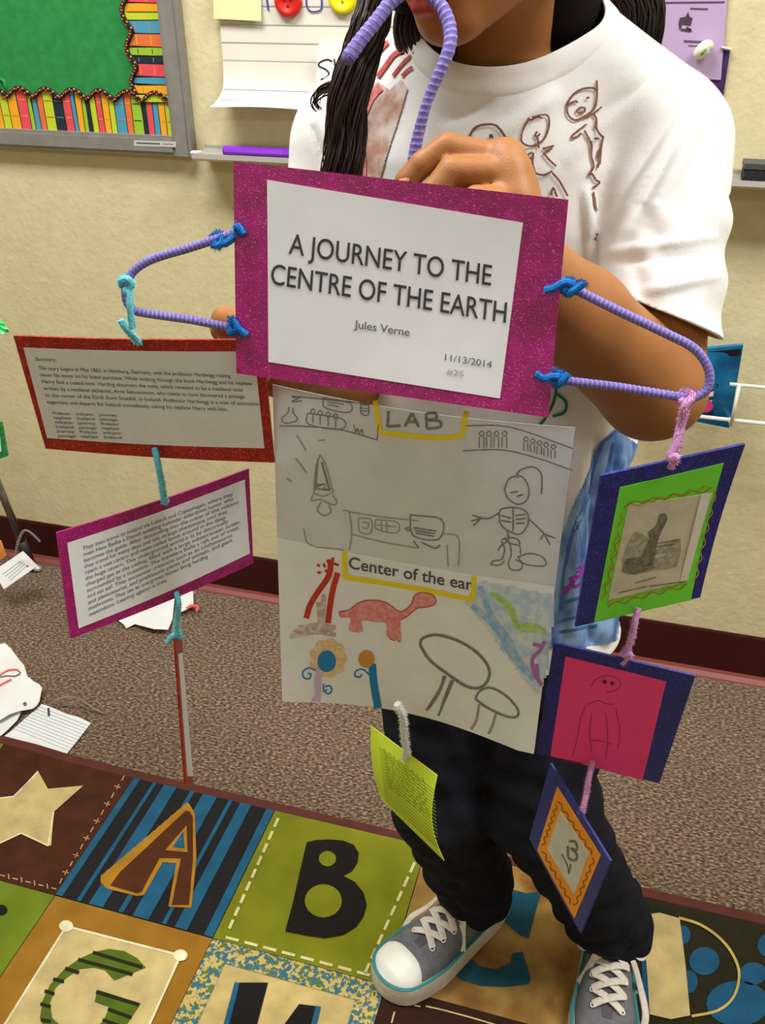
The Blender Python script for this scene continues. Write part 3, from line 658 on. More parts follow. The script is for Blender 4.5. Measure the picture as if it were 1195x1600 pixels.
# --- poster with the two drawings
pb = lambda u, v: -.024*math.sin(PI*min(1, u*1.05))*v**3 + .010*math.sin(PI*u)*(1-v)**2 + .004*math.sin(PI*u)
pt_, c = card('drawing_poster', 'white paper poster with pencil and crayon drawings hanging below the title card', 'poster', [(426, 612), (897, 680), (834, 1178), (441, 1096)],
    [[-0.2631, 0.612, 1.011], [-0.0291, 0.62, 0.9999], [-0.0305, 0.594, 0.6982], [-0.2645, 0.586, 0.7092]], pb)
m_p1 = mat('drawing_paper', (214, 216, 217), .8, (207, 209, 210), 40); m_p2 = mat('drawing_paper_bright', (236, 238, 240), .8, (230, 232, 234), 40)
vm = 0.5
def half(name, m, v0, v1):
    n = 16; vs = []
    for h in (.0002, -.0002):
        for j in range(n+1):
            for i in range(n+1): vs.append(c.M(i/n, v0+(v1-v0)*j/n, h))
    k = n+1; f = []
    for j in range(n):
        for i in range(n): a = j*k+i; f.append((a, a+1, a+k+1, a+k)); b = a+k*k; f.append((b, b+k, b+k+1, b+1))
    for i in range(n):
        for a, b in ((i, i+1), (n*k+i+1, n*k+i), ((i+1)*k, i*k), (i*k+n, (i+1)*k+n)): f.append((b, a, a+k*k, b+k*k))
    return obj(name, vs, f, m, pt_, False)
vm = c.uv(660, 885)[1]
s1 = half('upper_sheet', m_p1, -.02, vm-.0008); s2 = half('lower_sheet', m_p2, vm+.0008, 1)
q1 = lambda p: (420+p[0]/2.39, 600+p[1]/2.39)
q2 = lambda p: (420+p[0]/2.39, 840+p[1]/2.39)
HH = .0007
def draw(cf, par, name, m, lines=(), polys=(), discs=(), w=3, h=HH, curve=4):
    ink = Ink(c.P)
    for L_ in polys: ink.poly([cf(p) for p in L_], h*.9, 3 if len(L_) > 4 else 0)
    for L_ in lines: ink.line([cf(p) for p in L_], w, h, curve if len(L_) > 2 else 0, step=5)
    for d in discs:
        n = 20; P_ = [(d[0]+d[2]*math.cos(2*PI*i/n), d[1]+d[3]*math.sin(2*PI*i/n)) for i in range(n+1)]; ink.line([cf(p) for p in P_], w, h, 0, step=5)
    return ink.build(name, m, par, kind='stuff')
m_yl = mat('highlighter_yellow', (236, 214, 30), .7)
draw(q1, s1, 'yellow_label_frame', m_yl, [[(398, 60), (415, 182)], [(408, 178), (520, 192), (640, 200), (722, 192)], [(722, 196), (738, 100)]], w=8)
draw(q1, s1, 'lab_lettering', m_pencil, [[(447, 100), (444, 160)], [(444, 158), (492, 154)], [(508, 158), (535, 108)], [(535, 108), (560, 160)], [(515, 140), (552, 140)], [(588, 108), (590, 166)], [(588, 108), (622, 108), (624, 128), (592, 134)], [(592, 134), (638, 138), (638, 160), (590, 166)]], w=4.5)
draw(q1, s1, 'shelf_lines', m_pencil, [[(40, 155), (150, 158), (280, 172), (405, 208)], [(725, 248), (870, 245), (1000, 275), (1135, 322)], [(405, 205), (410, 150)], [(733, 155), (900, 160), (1135, 240)], [(85, 45), (200, 55), (390, 75)]], w=2)
pl = [[(75, 85), (72, 105), (48, 130), (62, 145), (95, 140), (108, 128), (92, 108), (90, 88)], [(145, 108), (150, 150), (270, 168), (275, 130), (145, 108)], [(205, 52), (210, 88), (300, 105), (302, 70), (205, 52)], [(220, 65), (280, 75)], [(220, 76), (262, 84)], [(345, 60), (345, 108), (372, 112), (372, 62)], [(345, 75), (370, 78)], [(345, 88), (370, 91)], [(345, 98), (370, 101)],
      [(318, 150), (325, 178), (332, 165), (338, 182), (348, 168), (352, 188)], [(90, 50), (120, 48), (85, 65), (125, 62)]]
for x in (165, 192, 222, 250): pl += [[(x-10, 102+(x-165)*.2), (x, 92+(x-165)*.2), (x+8, 102+(x-165)*.2), (x, 112+(x-165)*.2), (x-10, 102+(x-165)*.2)], [(x, 114+(x-165)*.2), (x, 145+(x-165)*.2)]]
for x in (795, 822, 850, 880): pl += [[(x-10, 184), (x, 175), (x+9, 184), (x, 194), (x-10, 184)], [(x-9, 195), (x-9, 236)], [(x+8, 195), (x+8, 238)]]
for x in (960, 985, 1010, 1035, 1062): y = 205+(x-960)*.28; pl += [[(x-9, y), (x, y-9), (x+9, y), (x, y+9), (x-9, y)], [(x-8, y+12), (x-8, y+42)], [(x+7, y+12), (x+7, y+44)]]
draw(q1, s1, 'lab_equipment_drawing', m_pencil, pl, w=1.8)
draw(q1, s1, 'rocket_drawing', m_pencil2, [[(192, 262), (178, 300), (172, 350), (168, 410)], [(192, 262), (212, 300), (228, 360), (240, 402)], [(170, 408), (205, 418), (242, 402)], [(180, 370), (185, 392), (205, 388), (215, 376)], [(165, 410), (160, 435), (190, 430), (240, 450), (255, 440), (240, 415)], [(195, 440), (182, 470), (205, 490), (230, 478), (225, 450)], [(105, 190), (140, 248)], [(100, 275), (142, 330)], [(68, 350), (85, 365)], [(185, 210), (210, 208)]], w=2.4)
draw(q1, s1, 'rocket_shading', m_pencil, [[(185, 275), (178, 330), (176, 395)], [(198, 290), (214, 350), (228, 398)], [(178, 390), (230, 395)], [(182, 378), (210, 372)]], w=3)
draw(q1, s1, 'bench_drawing', m_pencil2, [[(275, 472), (300, 478), (310, 560), (300, 620)], [(300, 476), (420, 495), (560, 510)], [(310, 560), (430, 590), (560, 612)], [(335, 500), (340, 550), (380, 555), (382, 505), (335, 500)], [(350, 515), (372, 518), (368, 538), (348, 535)], [(400, 505), (402, 540), (478, 555), (480, 515), (400, 505)], [(420, 512), (422, 545)], [(440, 514), (442, 548)], [(402, 525), (478, 532)], [(650, 558), (700, 565), (712, 600), (708, 680)], [(665, 600), (670, 680)], [(130, 540), (155, 600), (280, 618)]], w=2)
draw(q1, s1, 'computer_drawing', m_pencil, [[(528, 488), (645, 505), (635, 578), (540, 565), (528, 488)], [(540, 535), (625, 548)], [(545, 545), (620, 558)], [(548, 555), (618, 568)], [(508, 538), (525, 535)], [(512, 545), (528, 545)], [(570, 590), (620, 612), (640, 600)], [(540, 585), (560, 610)]], w=2.2)
sk = [[(880, 390), (900, 350), (945, 345), (970, 385), (965, 430), (930, 448), (892, 425), (880, 390)], [(900, 405), (930, 400)], [(925, 420), (950, 410)], [(925, 345), (940, 320), (985, 308), (1015, 330), (1020, 370), (1018, 410)], [(925, 330), (930, 350)],
      [(860, 480), (870, 465), (910, 460), (950, 468), (968, 490), (965, 530), (935, 560), (890, 545), (865, 520), (860, 480)], [(912, 460), (912, 550)], [(868, 490), (905, 500)], [(868, 508), (905, 515)], [(920, 490), (960, 485)], [(922, 505), (962, 500)], [(922, 520), (955, 518)], [(860, 480), (825, 500), (795, 500)], [(795, 500), (760, 488)], [(795, 500), (755, 510)], [(790, 502), (765, 528)], [(968, 500), (1000, 530), (1030, 560)], [(1030, 560), (1070, 575)], [(1030, 562), (1050, 600)], [(1025, 560), (1015, 580)], [(890, 548), (895, 580), (870, 600), (855, 622)], [(870, 580), (900, 572), (930, 580), (938, 600)]]
draw(q1, s1, 'skeleton_drawing', m_pencil, sk, w=2.4)
draw(q2, s1, 'skeleton_legs_drawing', m_pencil, [[(868, 10), (880, 40), (870, 80), (840, 85), (830, 100), (865, 100), (880, 85)], [(900, 15), (905, 60), (895, 95), (905, 118), (940, 118), (945, 95), (920, 80)], [(930, 70), (975, 58), (1020, 70), (1035, 100), (1000, 105), (950, 95), (930, 70)], [(880, 0), (900, 20), (935, 30), (940, 60)]], w=2.2)
# lower drawing
draw(q2, s2, 'yellow_caption_frame', m_yl, [[(283, 48), (285, 145)], [(280, 145), (450, 172), (600, 198), (762, 232)], [(762, 232), (766, 142)]], w=8)
ink = Ink(c.P); textline(ink, 'Center of the ear', q2((296, 112)), q2((760, 196)), unit((4, -100)), 26, HH, bold=.012); ink.build('caption_lettering', mat('ink_charcoal', (84, 84, 84), .8), s2, kind='stuff')
m_cr = mat('crayon_red', (206, 62, 40), .8, (186, 44, 34), 300); m_pk = mat('crayon_salmon', (222, 130, 128), .85, (232, 168, 164), 260, lo=.4, hi=.7); m_br = mat('crayon_brown', (186, 158, 146), .85, (222, 212, 204), 200, lo=.4, hi=.65)
draw(q2, s2, 'volcano_slope', m_br, [[(90, 355), (150, 335), (240, 350)], [(80, 368), (170, 352), (250, 362)], [(110, 335), (190, 325), (250, 335)], [(185, 240), (195, 330)], [(205, 210), (200, 320)]], w=7)
draw(q2, s2, 'volcano_lava', m_cr, [[(232, 80), (225, 140), (185, 200), (155, 250), (140, 300)], [(258, 130), (240, 190), (228, 260), (222, 318)]], w=9)
draw(q2, s2, 'lava_sparks', m_cr, [[(240, 72), (235, 120)], [(215, 85), (262, 102)], [(180, 100), (192, 105)], [(205, 95), (210, 110)], [(182, 128), (195, 130)], [(210, 120), (225, 132)]], w=4)
draw(q2, s2, 'dinosaur_drawing', m_pk, polys=[[(262, 275), (300, 268), (340, 240), (390, 232), (440, 242), (490, 275), (530, 250), (545, 215), (575, 203), (615, 215), (622, 245), (590, 258), (555, 262), (520, 290), (495, 305), (492, 340), (494, 385), (465, 380), (440, 365), (438, 320), (400, 315), (348, 310), (350, 350), (300, 345), (305, 300), (270, 298)]])
draw(q2, s2, 'dinosaur_outline', mat('crayon_dark_pink', (188, 88, 92), .8), [[(262, 275), (300, 268), (340, 240), (390, 232), (440, 242), (490, 275), (530, 250), (545, 215), (575, 203), (615, 215), (622, 245), (590, 258), (555, 262), (520, 290), (495, 305)], [(480, 380), (492, 390)], [(450, 375), (470, 384)]], w=1.8)
draw(q2, s2, 'mushroom_drawing', m_pencil, [[(565, 400), (575, 375), (630, 362), (720, 390), (790, 440), (822, 490), (818, 530), (790, 558), (740, 555), (670, 510), (600, 455), (565, 400)]], w=4.6)
draw(q2, s2, 'small_mushroom_drawing', m_pencil, [[(770, 600), (790, 570), (830, 560), (880, 585), (920, 625), (932, 655), (915, 670), (870, 660), (810, 630), (770, 600)]], w=3.6)
draw(q2, s2, 'mushroom_stalks', m_pencil, [[(652, 515), (640, 560), (588, 645)], [(660, 515), (635, 580), (596, 640)], [(690, 530), (660, 600), (632, 665)], [(682, 530), (655, 600), (640, 650)]], w=3.4)
draw(q2, s2, 'small_mushroom_stalks', m_pencil2, [[(785, 620), (775, 680), (755, 715)], [(848, 655), (835, 700), (820, 732)]], w=4)
m_tan = mat('crayon_tan', (226, 186, 132), .85, (236, 216, 180), 260, lo=.4, hi=.7); m_bl = mat('marker_blue', (24, 128, 190), .6); m_or = mat('crayon_orange', (206, 148, 76), .85); m_lv = mat('crayon_lavender', (200, 180, 216), .85); m_pu = mat('crayon_purple', (168, 112, 172), .85); m_gr = mat('crayon_green', (158, 196, 96), .85, (184, 212, 140), 260); m_sk = mat('crayon_sky', (176, 200, 222), .85, (214, 222, 226), 130, lo=.38, hi=.62)
ink = Ink(c.P)
for k in range(9): a = 2*PI*k/9; ink.disc(q2((222+48*math.cos(a), 450+52*math.sin(a))), 10, HH*.8)
ink.build('flower_petals', m_tan, s2, kind='stuff')
ink = Ink(c.P); ink.disc(q2((217, 460)), 14.5, HH*1.3, ry=17); ink.build('flower_centre', m_bl, s2)
draw(q2, s2, 'flower_stem', m_lv, [[(185, 490), (178, 540), (182, 580), (165, 610)], [(192, 500), (188, 560), (186, 612)]], w=6)
draw(q2, s2, 'blue_curls', m_bl, [[(175, 495), (150, 485), (128, 500), (132, 522), (152, 525), (158, 508), (145, 506)], [(212, 555), (228, 552), (236, 568), (224, 582), (210, 574), (218, 566)], [(205, 545), (205, 575)], [(375, 510), (350, 490), (325, 498), (322, 515), (340, 520), (348, 508)]], w=2.4)
draw(q2, s2, 'blue_trunk', m_bl, [[(386, 470), (392, 540), (408, 636)]], w=12)
ink = Ink(c.P); ink.patch([q2(p) for p in ((730, 240), (790, 160), (900, 180), (1065, 215), (1060, 330), (1040, 500), (1010, 590), (960, 540), (880, 430), (800, 320))], .0005, 4); ink.build('sky_scribble', m_sk, s2)
draw(q2, s2, 'river_scribble', mat('crayon_blue', (138, 176, 214), .85, (176, 200, 222), 200, lo=.4, hi=.65), [[(790, 180), (830, 290), (890, 370), (930, 450), (990, 530)], [(760, 250), (850, 340), (900, 430), (960, 500)]], w=9, h=.0007)
draw(q2, s2, 'green_creature', m_gr, [[(828, 205), (880, 240), (915, 300), (935, 330), (980, 325), (1035, 350)], [(860, 222), (905, 262), (925, 320)], [(940, 340), (1000, 345)]], w=8, h=.0009)
draw(q2, s2, 'purple_creature', m_pu, [[(1030, 385), (1012, 420), (985, 450), (990, 500), (1020, 550)], [(985, 395), (1020, 405)], [(1000, 470), (1005, 520)]], w=6, h=.0009)
ink = Ink(c.P); ink.disc(q2((365, 452)), 13, HH, ry=14); ink.build('orange_blossom', m_or, s2)
# --- lime note
t, c = card('lime_note', 'lime green ruled note card hanging below the white poster', 'note', [(577, 1135), (680, 1212), (691, 1346), (593, 1250)],
    [[-0.2036, 0.6627, 0.6211], [-0.1117, 0.5601, 0.6826], [-0.0976, 0.5366, 0.6012], [-0.1867, 0.6406, 0.5404]], lambda u, v: .009*math.sin(PI*v)*(.5+.5*u)-.002)
c.slab('note_sheet', mat('lime_paper', (214, 234, 62), .7, (206, 226, 52), 20), -.0003, .0003, parent=t)
ink = Ink(c.P)
for k in range(17):
    v = .16+k*.045; ink.line([(590+v*14, 1150+v*112), (678+v*9, 1215+v*125)], 1.0, .0006, step=10)
ink.build('ruled_lines', mat('rule_green', (150, 172, 36), .7), t, kind='stuff')
ink = Ink(c.P); rnd = random.Random(4)
for k in range(12):
    v = .14+k*.047; x = .08
    while x < .8:
        L_ = rnd.uniform(.04, .1); a = (590+v*14+x*88, 1150+v*112+x*66); b_ = (a[0]+L_*88, a[1]+L_*66+rnd.uniform(-1, 1)); ink.line([a, ((a[0]+b_[0])/2, (a[1]+b_[1])/2-2.5), b_], 1.0, .0009, curve=3, step=5); x += L_+.03
ink.build('handwriting', mat('pen_olive', (146, 164, 38), .7), t, kind='stuff')
# --- picture card with lime mat
t, c = card('picture_card', 'dark blue foam card with a green paper and grey engraved picture, below the elbow', 'card', [(938, 742), (1163, 693), (1093, 932), (898, 978)],
    [[-0.0059, 0.561, 1.0012], [0.087, 0.6116, 1.0127], [0.0832, 0.6389, 0.8612], [-0.0099, 0.5885, 0.85]], lambda u, v: -.003*math.sin(PI*v)*u*u, m_navy)
g_ = c.slab('green_paper', mat('lime_green_paper', (116, 222, 60), .7, (108, 214, 52), 20), .001, .0014, [(967, 760), (1129, 722), (1078, 936), (927, 970)], t)
c.slab('picture_print', mat('aged_print', (206, 200, 182), .7, (190, 184, 166), 60), .0014, .0017, [(980, 787), (1112, 768), (1072, 906), (949, 935)], t)
ink = Ink(c.P); ink.poly([(1094, 768), (1109, 768), (1072, 905), (1060, 908)], .0018); ink.build('print_margin', mat('pale_print', (222, 220, 212), .7), t)
q3 = lambda p: (820+p[0]/2.757, 520+p[1]/2.757)
m_e1 = mat('engraving_dark', (96, 91, 80), .8, (134, 127, 112), 300); m_e2 = mat('engraving_mid', (148, 142, 126), .8, (176, 170, 152), 250, lo=.4, hi=.65)
ink = Ink(c.P); ink.poly([q3(p) for p in ((412, 1020), (430, 920), (470, 850), (530, 880), (560, 930), (600, 900), (665, 880), (650, 1000), (560, 1015), (470, 1035))], .0018, 2); ink.build('engraved_background', m_e2, t)
ink = Ink(c.P); ink.poly([q3(p) for p in ((575, 775), (600, 770), (608, 800), (590, 835), (575, 870), (560, 920), (545, 1000), (480, 1015), (500, 950), (530, 880), (525, 850), (555, 830), (568, 800))], .0019, 2); ink.poly([q3(p) for p in ((412, 1020), (430, 965), (500, 960), (560, 1005), (470, 1035))], .0019); ink.build('engraved_figure', m_e1, t)
ink = Ink(c.P); [ink.line([q3(a), q3(b)], 1.6, .0021) for a, b in (((470, 1070), (560, 1045)), ((400, 1112), (520, 1085)), ((530, 1085), (690, 1062)), ((560, 900), (660, 885)), ((555, 915), (640, 903)))]; ink.build('caption_print', m_e1, t, kind='stuff')
m_gold = mat('gold_crayon', (176, 150, 20), .7); 
def zig(ink, a, b, n, amp, w, h, curve=3):
    d = vec(a, b); nn = unit((-d[1], d[0])); ink.line([(a[0]+d[0]*i/n+nn[0]*amp*(-1)**i, a[1]+d[1]*i/n+nn[1]*amp*(-1)**i) for i in range(n+1)], w, h, curve, step=4)
ink = Ink(c.P)
for a, b in (((972, 790), (1110, 758)), ((1116, 764), (1084, 905)), ((946, 940), (1072, 908)), ((970, 800), (940, 935))): zig(ink, a, b, 12, 2.6, 1.8, .0019)
ink.build('scribbled_border', m_gold, t, kind='stuff')
ink = Ink(c.P)
for a, b in (((974, 786), (1110, 762)), ((947, 944), (1072, 912)), ((966, 830), (944, 925))): zig(ink, a, b, 9, 3.0, 1.2, .0021)
ink.build('red_border_line', mat('red_brown_crayon', (170, 96, 36), .7), t, kind='stuff')
# --- pink drawing card
t, c = card('pink_card', 'dark blue foam card with hot pink paper and faint pencil figure beside the poster', 'card', [(865, 1003), (1086, 1055), (1030, 1222), (838, 1176)],
    [[-0.0249, 0.5927, 0.8273], [0.0875, 0.5994, 0.8127], [0.0825, 0.6317, 0.656], [-0.0298, 0.6242, 0.6698]], None, m_navy)
c.slab('pink_paper', mat('hot_pink_paper', (244, 66, 142), .7, (238, 60, 134), 20), .001, .0014, [(884, 1024), (1041, 1063), (1004, 1217), (860, 1179)], t)
q4 = lambda p: (800+p[0]/3.2, 980+p[1]/3.2)
ink = Ink(c.P)
for L_ in ([(395, 290), (420, 255), (475, 235), (530, 250), (545, 280), (520, 310), (470, 320)], [(380, 380), (430, 360), (470, 375), (510, 380)], [(370, 385), (345, 450), (325, 560), (300, 640)], [(520, 400), (540, 500), (530, 600)], [(400, 420), (390, 520), (400, 620)], [(470, 420), (480, 540), (470, 650)], [(390, 560), (440, 560), (500, 580)]): ink.line([q4(p) for p in L_], 1.4, .0017, 4, step=5)
ink.build('pencil_figure', mat('pencil_on_pink', (176, 44, 98), .8), t, kind='stuff')
ink = Ink(c.P); ink.disc(q4((465, 265)), 3.2, .0018); ink.disc(q4((503, 272)), 3.2, .0018); [ink.line([q4((a, 648+(a-240)*.22)), q4((a+10, 662+(a-240)*.22))], 2.4, .0018) for a in range(246, 350, 12)]; ink.build('dark_marks', mat('marker_on_pink', (90, 24, 56), .8), t, kind='stuff')
# --- orange diamond card
t, c = card('orange_card', 'dark blue foam card with orange paper turned like a diamond, lowest of the right-hand cards', 'card', [(861, 1192), (955, 1345), (908, 1458), (828, 1310)],
    [[-0.0156, 0.6315, 0.6531], [0.047, 0.5477, 0.6383], [0.0343, 0.5684, 0.503], [-0.0276, 0.6525, 0.5182]], None, m_navy)
c.slab('orange_paper', mat('orange_paper', (246, 156, 40), .7, (238, 146, 34), 20), .001, .0014, [(872, 1228), (940, 1336), (899, 1434), (841, 1328)], t)
c.slab('small_print', mat('aged_print2', (206, 204, 194), .7, (196, 194, 184), 60), .0014, .0017, [(877, 1266), (922, 1332), (899, 1397), (857, 1326)], t)
ink = Ink(c.P); ink.line([q4(p) for p in ((290, 1065), (325, 1070), (330, 1110), (300, 1100), (330, 1130), (325, 1160), (290, 1150), (285, 1090))], 4, .0019, 3); ink.line([q4(p) for p in ((255, 1130), (285, 1190), (290, 1230), (300, 1180))], 2.4, .0019, 3); ink.build('engraved_figure', m_e1, t)
ink = Ink(c.P)
for a, b in (((873, 1250), (928, 1334)), ((930, 1340), (900, 1414)), ((849, 1328), (894, 1410)), ((872, 1256), (850, 1320))): zig(ink, a, b, 12, 2.4, 1.8, .0018)
ink.build('scribbled_border', mat('brown_pen', (150, 96, 24), .7), t, kind='stuff')
# --- red card seen edge-on
ec = [at(272, 998, .575), at(283, 1000, .640), at(301, 1226, .640), at(289, 1226, .575)]
t, c = card('edge_on_card', 'red glitter foam card hanging edge-on, lowest at the left', 'card', [(272, 998), (283, 1000), (301, 1226), (289, 1226)], ec, None, m_red)
c.slab('typed_sheet', m_wh, .001, .0014, [(276, 1018), (282.6, 1016), (299.5, 1210), (290.5, 1210)], t, n=4)

# ================================================================ hanger and pipe cleaners
def tp_(px, py, off=-.006):
    d = ray(px, py); n = TITLE.n; k = ((TITLE.C[0]+n*off-CP)@n)/(d@n); return CP+d*k
m_yarn = mat('purple_yarn', (124, 110, 184), .85, (104, 92, 168), 300, bump=.0004, bscale=1500); m_yarn2 = mat('lilac_yarn', (156, 144, 202), .85)
def yarn_tube(name, pts, rad, parent, pitch=.0032, mm=None, seg=8):
    P = catmull(pts, seg); d = [0]
    for i in range(1, len(P)): d.append(d[-1]+np.linalg.norm(P[i]-P[i-1]))
    n = max(4, int(d[-1]/.0008)); s_ = np.linspace(0, d[-1], n); P = np.array(P); Q = np.stack([np.interp(s_, d, P[:, k]) for k in range(3)], 1)
    for _ in range(12): Q[1:-1] = (Q[:-2]+Q[2:]+2*Q[1:-1])/4
    R_ = np.interp(s_, np.linspace(0, d[-1], len(rad)), rad) if hasattr(rad, '__len__') else np.full(n, rad)
    b = MB(); K = 12; b.tube(Q, R_, K)
    vs = np.array(b.v); 
    for i in range(n):
        for k in range(K):
            ph = 2*PI*(k/K)-2*PI*s_[i]/pitch; vs[i*K+k] = Q[i]+(vs[i*K+k]-Q[i])*(1+.035*math.cos(ph))
    mi = [1 if math.cos(2*PI*((k+.5)/K)-2*PI*s_[i]/pitch) > .72 else 0 for i in range(n-1) for k in range(K)]+[0, 0]
    return obj(name, vs, b.f, [m_yarn, m_yarn2], parent, True, mi)
hg = thing('clothes_hanger', 'purple and lilac yarn-wrapped clothes hanger held behind the title card', 'hanger', tp_(640, 400))
J = at(644, 300, .672)
yarn_tube('left_arm', [J+np.array([0, .004, 0]), tp_(540, 318, -.035), tp_(440, 342, -.010), tp_(378, 361), tp_(300, 386), tp_(238, 405), tp_(208, 424), tp_(197, 446), tp_(197, 468), tp_(206, 483), tp_(224, 489), tp_(300, 500), tp_(370, 513), tp_(620, 553)], .0031, hg)
yarn_tube('right_arm', [J+np.array([0, .004, 0]), tp_(740, 365, -.040), tp_(830, 418, -.012), tp_(880, 443), tp_(960, 483), tp_(1040, 521), tp_(1085, 545), tp_(1107, 577), tp_(1106, 606), tp_(1085, 621), tp_(1062, 620), tp_(960, 604), tp_(866, 592), tp_(620, 553)], .0031, hg)
stem = [J, at(644, 262, .676), at(650, 226, .680), at(660, 185, .682), at(670, 152, .684), at(687, 112, .688), at(702, 74, .694), at(702, 40, .702), at(688, 8, .708), at(665, -12, .712), at(640, -16, .712), at(612, 2, .706), at(588, 32, .698), at(564, 62, .69), at(544, 90, .684)]
rs = [.0036, .0040, .0044, .0041, .0037, .0041, .0046, .0048, .0048, .0048, .0048, .0048, .0048, .0050, .0053]
yarn_tube('hook', stem, rs, hg, pitch=.0045)
ink_b = MB(); ink_b.ball(stem[-1], .0052, 10); ink_b.build('hook_end', m_yarn, hg, True)

m_blu = mat('blue_chenille', (20, 120, 196), .95, (12, 96, 172), 300); m_aqua = mat('aqua_chenille', (118, 206, 220), .95, (100, 190, 208), 300); m_pkc = mat('pink_chenille', (204, 150, 196), .95, (184, 128, 178), 300); m_whc = mat('white_chenille', (214, 210, 204), .95)
K_ = 'blue pipe cleaner ties on the title card'
def tie(pts, label, seed, r=.0036, m=m_blu):
    return cleaner('pipe_cleaner', label, pts, m, r, K_, 1.6, seed=seed)
def ring(cx, cy, a, b, n=8, y0=0, z=.007):
    return [tp_(cx+a*math.cos(2*PI*i/n), cy+b*math.sin(2*PI*i/n), -.006+z*math.sin(2*PI*i/n+.6)) for i in range(n+1)]
tie(ring(340, 375, 7, 9)+[tp_(352, 380, .001), tp_(364, 372, .0), tp_(371, 366, -.002), tp_(371, 354, .002), tp_(381, 367, .003)], 'blue pipe cleaner tying the upper left corner of the title card to the hanger', 1)
tie([tp_(361, 498, -.01), tp_(364, 512, .002), tp_(360, 520, .002), tp_(370, 512, .004), tp_(364, 500, .003), tp_(373, 514, .0035), tp_(386, 524, .003)], 'blue pipe cleaner tying the lower left corner of the title card to the hanger', 2)
tie([tp_(851, 454, .003), tp_(866, 450, .004), tp_(882, 441, .004)]+ring(888, 448, 8, 9)+[tp_(890, 458, .004), tp_(908, 446, .005), tp_(912, 440, .004)], 'blue pipe cleaner tying the upper right corner of the title card to the hanger', 3)
tie([tp_(836, 584, .003), tp_(850, 592, .004), tp_(862, 588, .004)]+ring(870, 591, 8, 9)+[tp_(878, 596, .004), tp_(888, 584, .004)], 'blue pipe cleaner tying the lower right corner of the title card to the hanger', 4)
G1 = 'aqua pipe cleaners on the left side of the mobile'
A = lambda x, y, yy=.6: at(x, y, yy)
cleaner('pipe_cleaner', 'aqua pipe cleaner looped on the left end of the hanger', [tp_(190, 446, -.010), tp_(190, 438, 0), tp_(200, 436, .004), tp_(206, 446, .002), tp_(196, 454, .002), tp_(202, 458, .003), tp_(203, 480, .004), tp_(205, 500, .002), tp_(207, 514, .001)], m_aqua, .0034, G1, seed=5)
cleaner('pipe_cleaner', 'short aqua pipe cleaner piece poking through the top edge of the red card', [A(188, 500, .575), A(196, 512, .576), A(206, 524, .58), A(217, 536, .592)], m_aqua, .0034, G1, seed=6)
cleaner('pipe_cleaner', 'aqua pipe cleaner linking the red card to the slanted magenta card', [A(242, 700, .602), A(246, 722, .596), A(252, 752, .598), A(255, 772, .6), A(258, 786, .604)], m_aqua, .0036, G1, seed=7)
cleaner('pipe_cleaner', 'aqua pipe cleaner hanging from the bottom of the slanted magenta card', [A(273, 920, .6), A(279, 942, .59), A(277, 965, .592), A(276, 985, .595), A(280, 996, .598), A(272, 992, .594), A(262, 1003, .592)], m_aqua, .0034, G1, seed=8)
G2 = 'pink pipe cleaners on the right side of the mobile'
cleaner('pipe_cleaner', 'pink pipe cleaner knotted on the right end of the hanger above the picture card', ring(1071, 620, 10, 8)+[tp_(1070, 634, .003), at(1062, 665, .595), at(1056, 690, .59), at(1050, 705, .587), at(1046, 716, .585), at(1056, 714, .583), at(1046, 730, .586)], m_pkc, .0038, G2, seed=9)
cleaner('pipe_cleaner', 'thin pink pipe cleaner strand beside the knot on the right end of the hanger', [tp_(1078, 628, .001), at(1068, 655, .599), at(1064, 685, .594), at(1058, 706, .588)], m_pkc, .0026, G2, seed=19)
cleaner('pipe_cleaner', 'pink pipe cleaner between the picture card and the pink card', [A(997, 950, .603), A(992, 970, .598), A(988, 990, .597), A(980, 1014, .597), A(972, 1022, .596), A(984, 1022, .596), A(972, 1036, .598)], m_pkc, .0036, G2, seed=10)
cleaner('pipe_cleaner', 'pink pipe cleaner between the pink card and the orange diamond card', [A(926, 1190, .616), A(920, 1215, .602), A(916, 1240, .598), A(912, 1258, .592), A(908, 1272, .59)], m_pkc, .0036, G2, seed=11)
cleaner('pipe_cleaner', 'white pipe cleaner linking the poster to the lime note', [A(620, 1100, .572), A(629, 1118, .575), A(632, 1150, .59), A(635, 1172, .598), A(634, 1186, .602)], m_whc, .0042, None, seed=12)
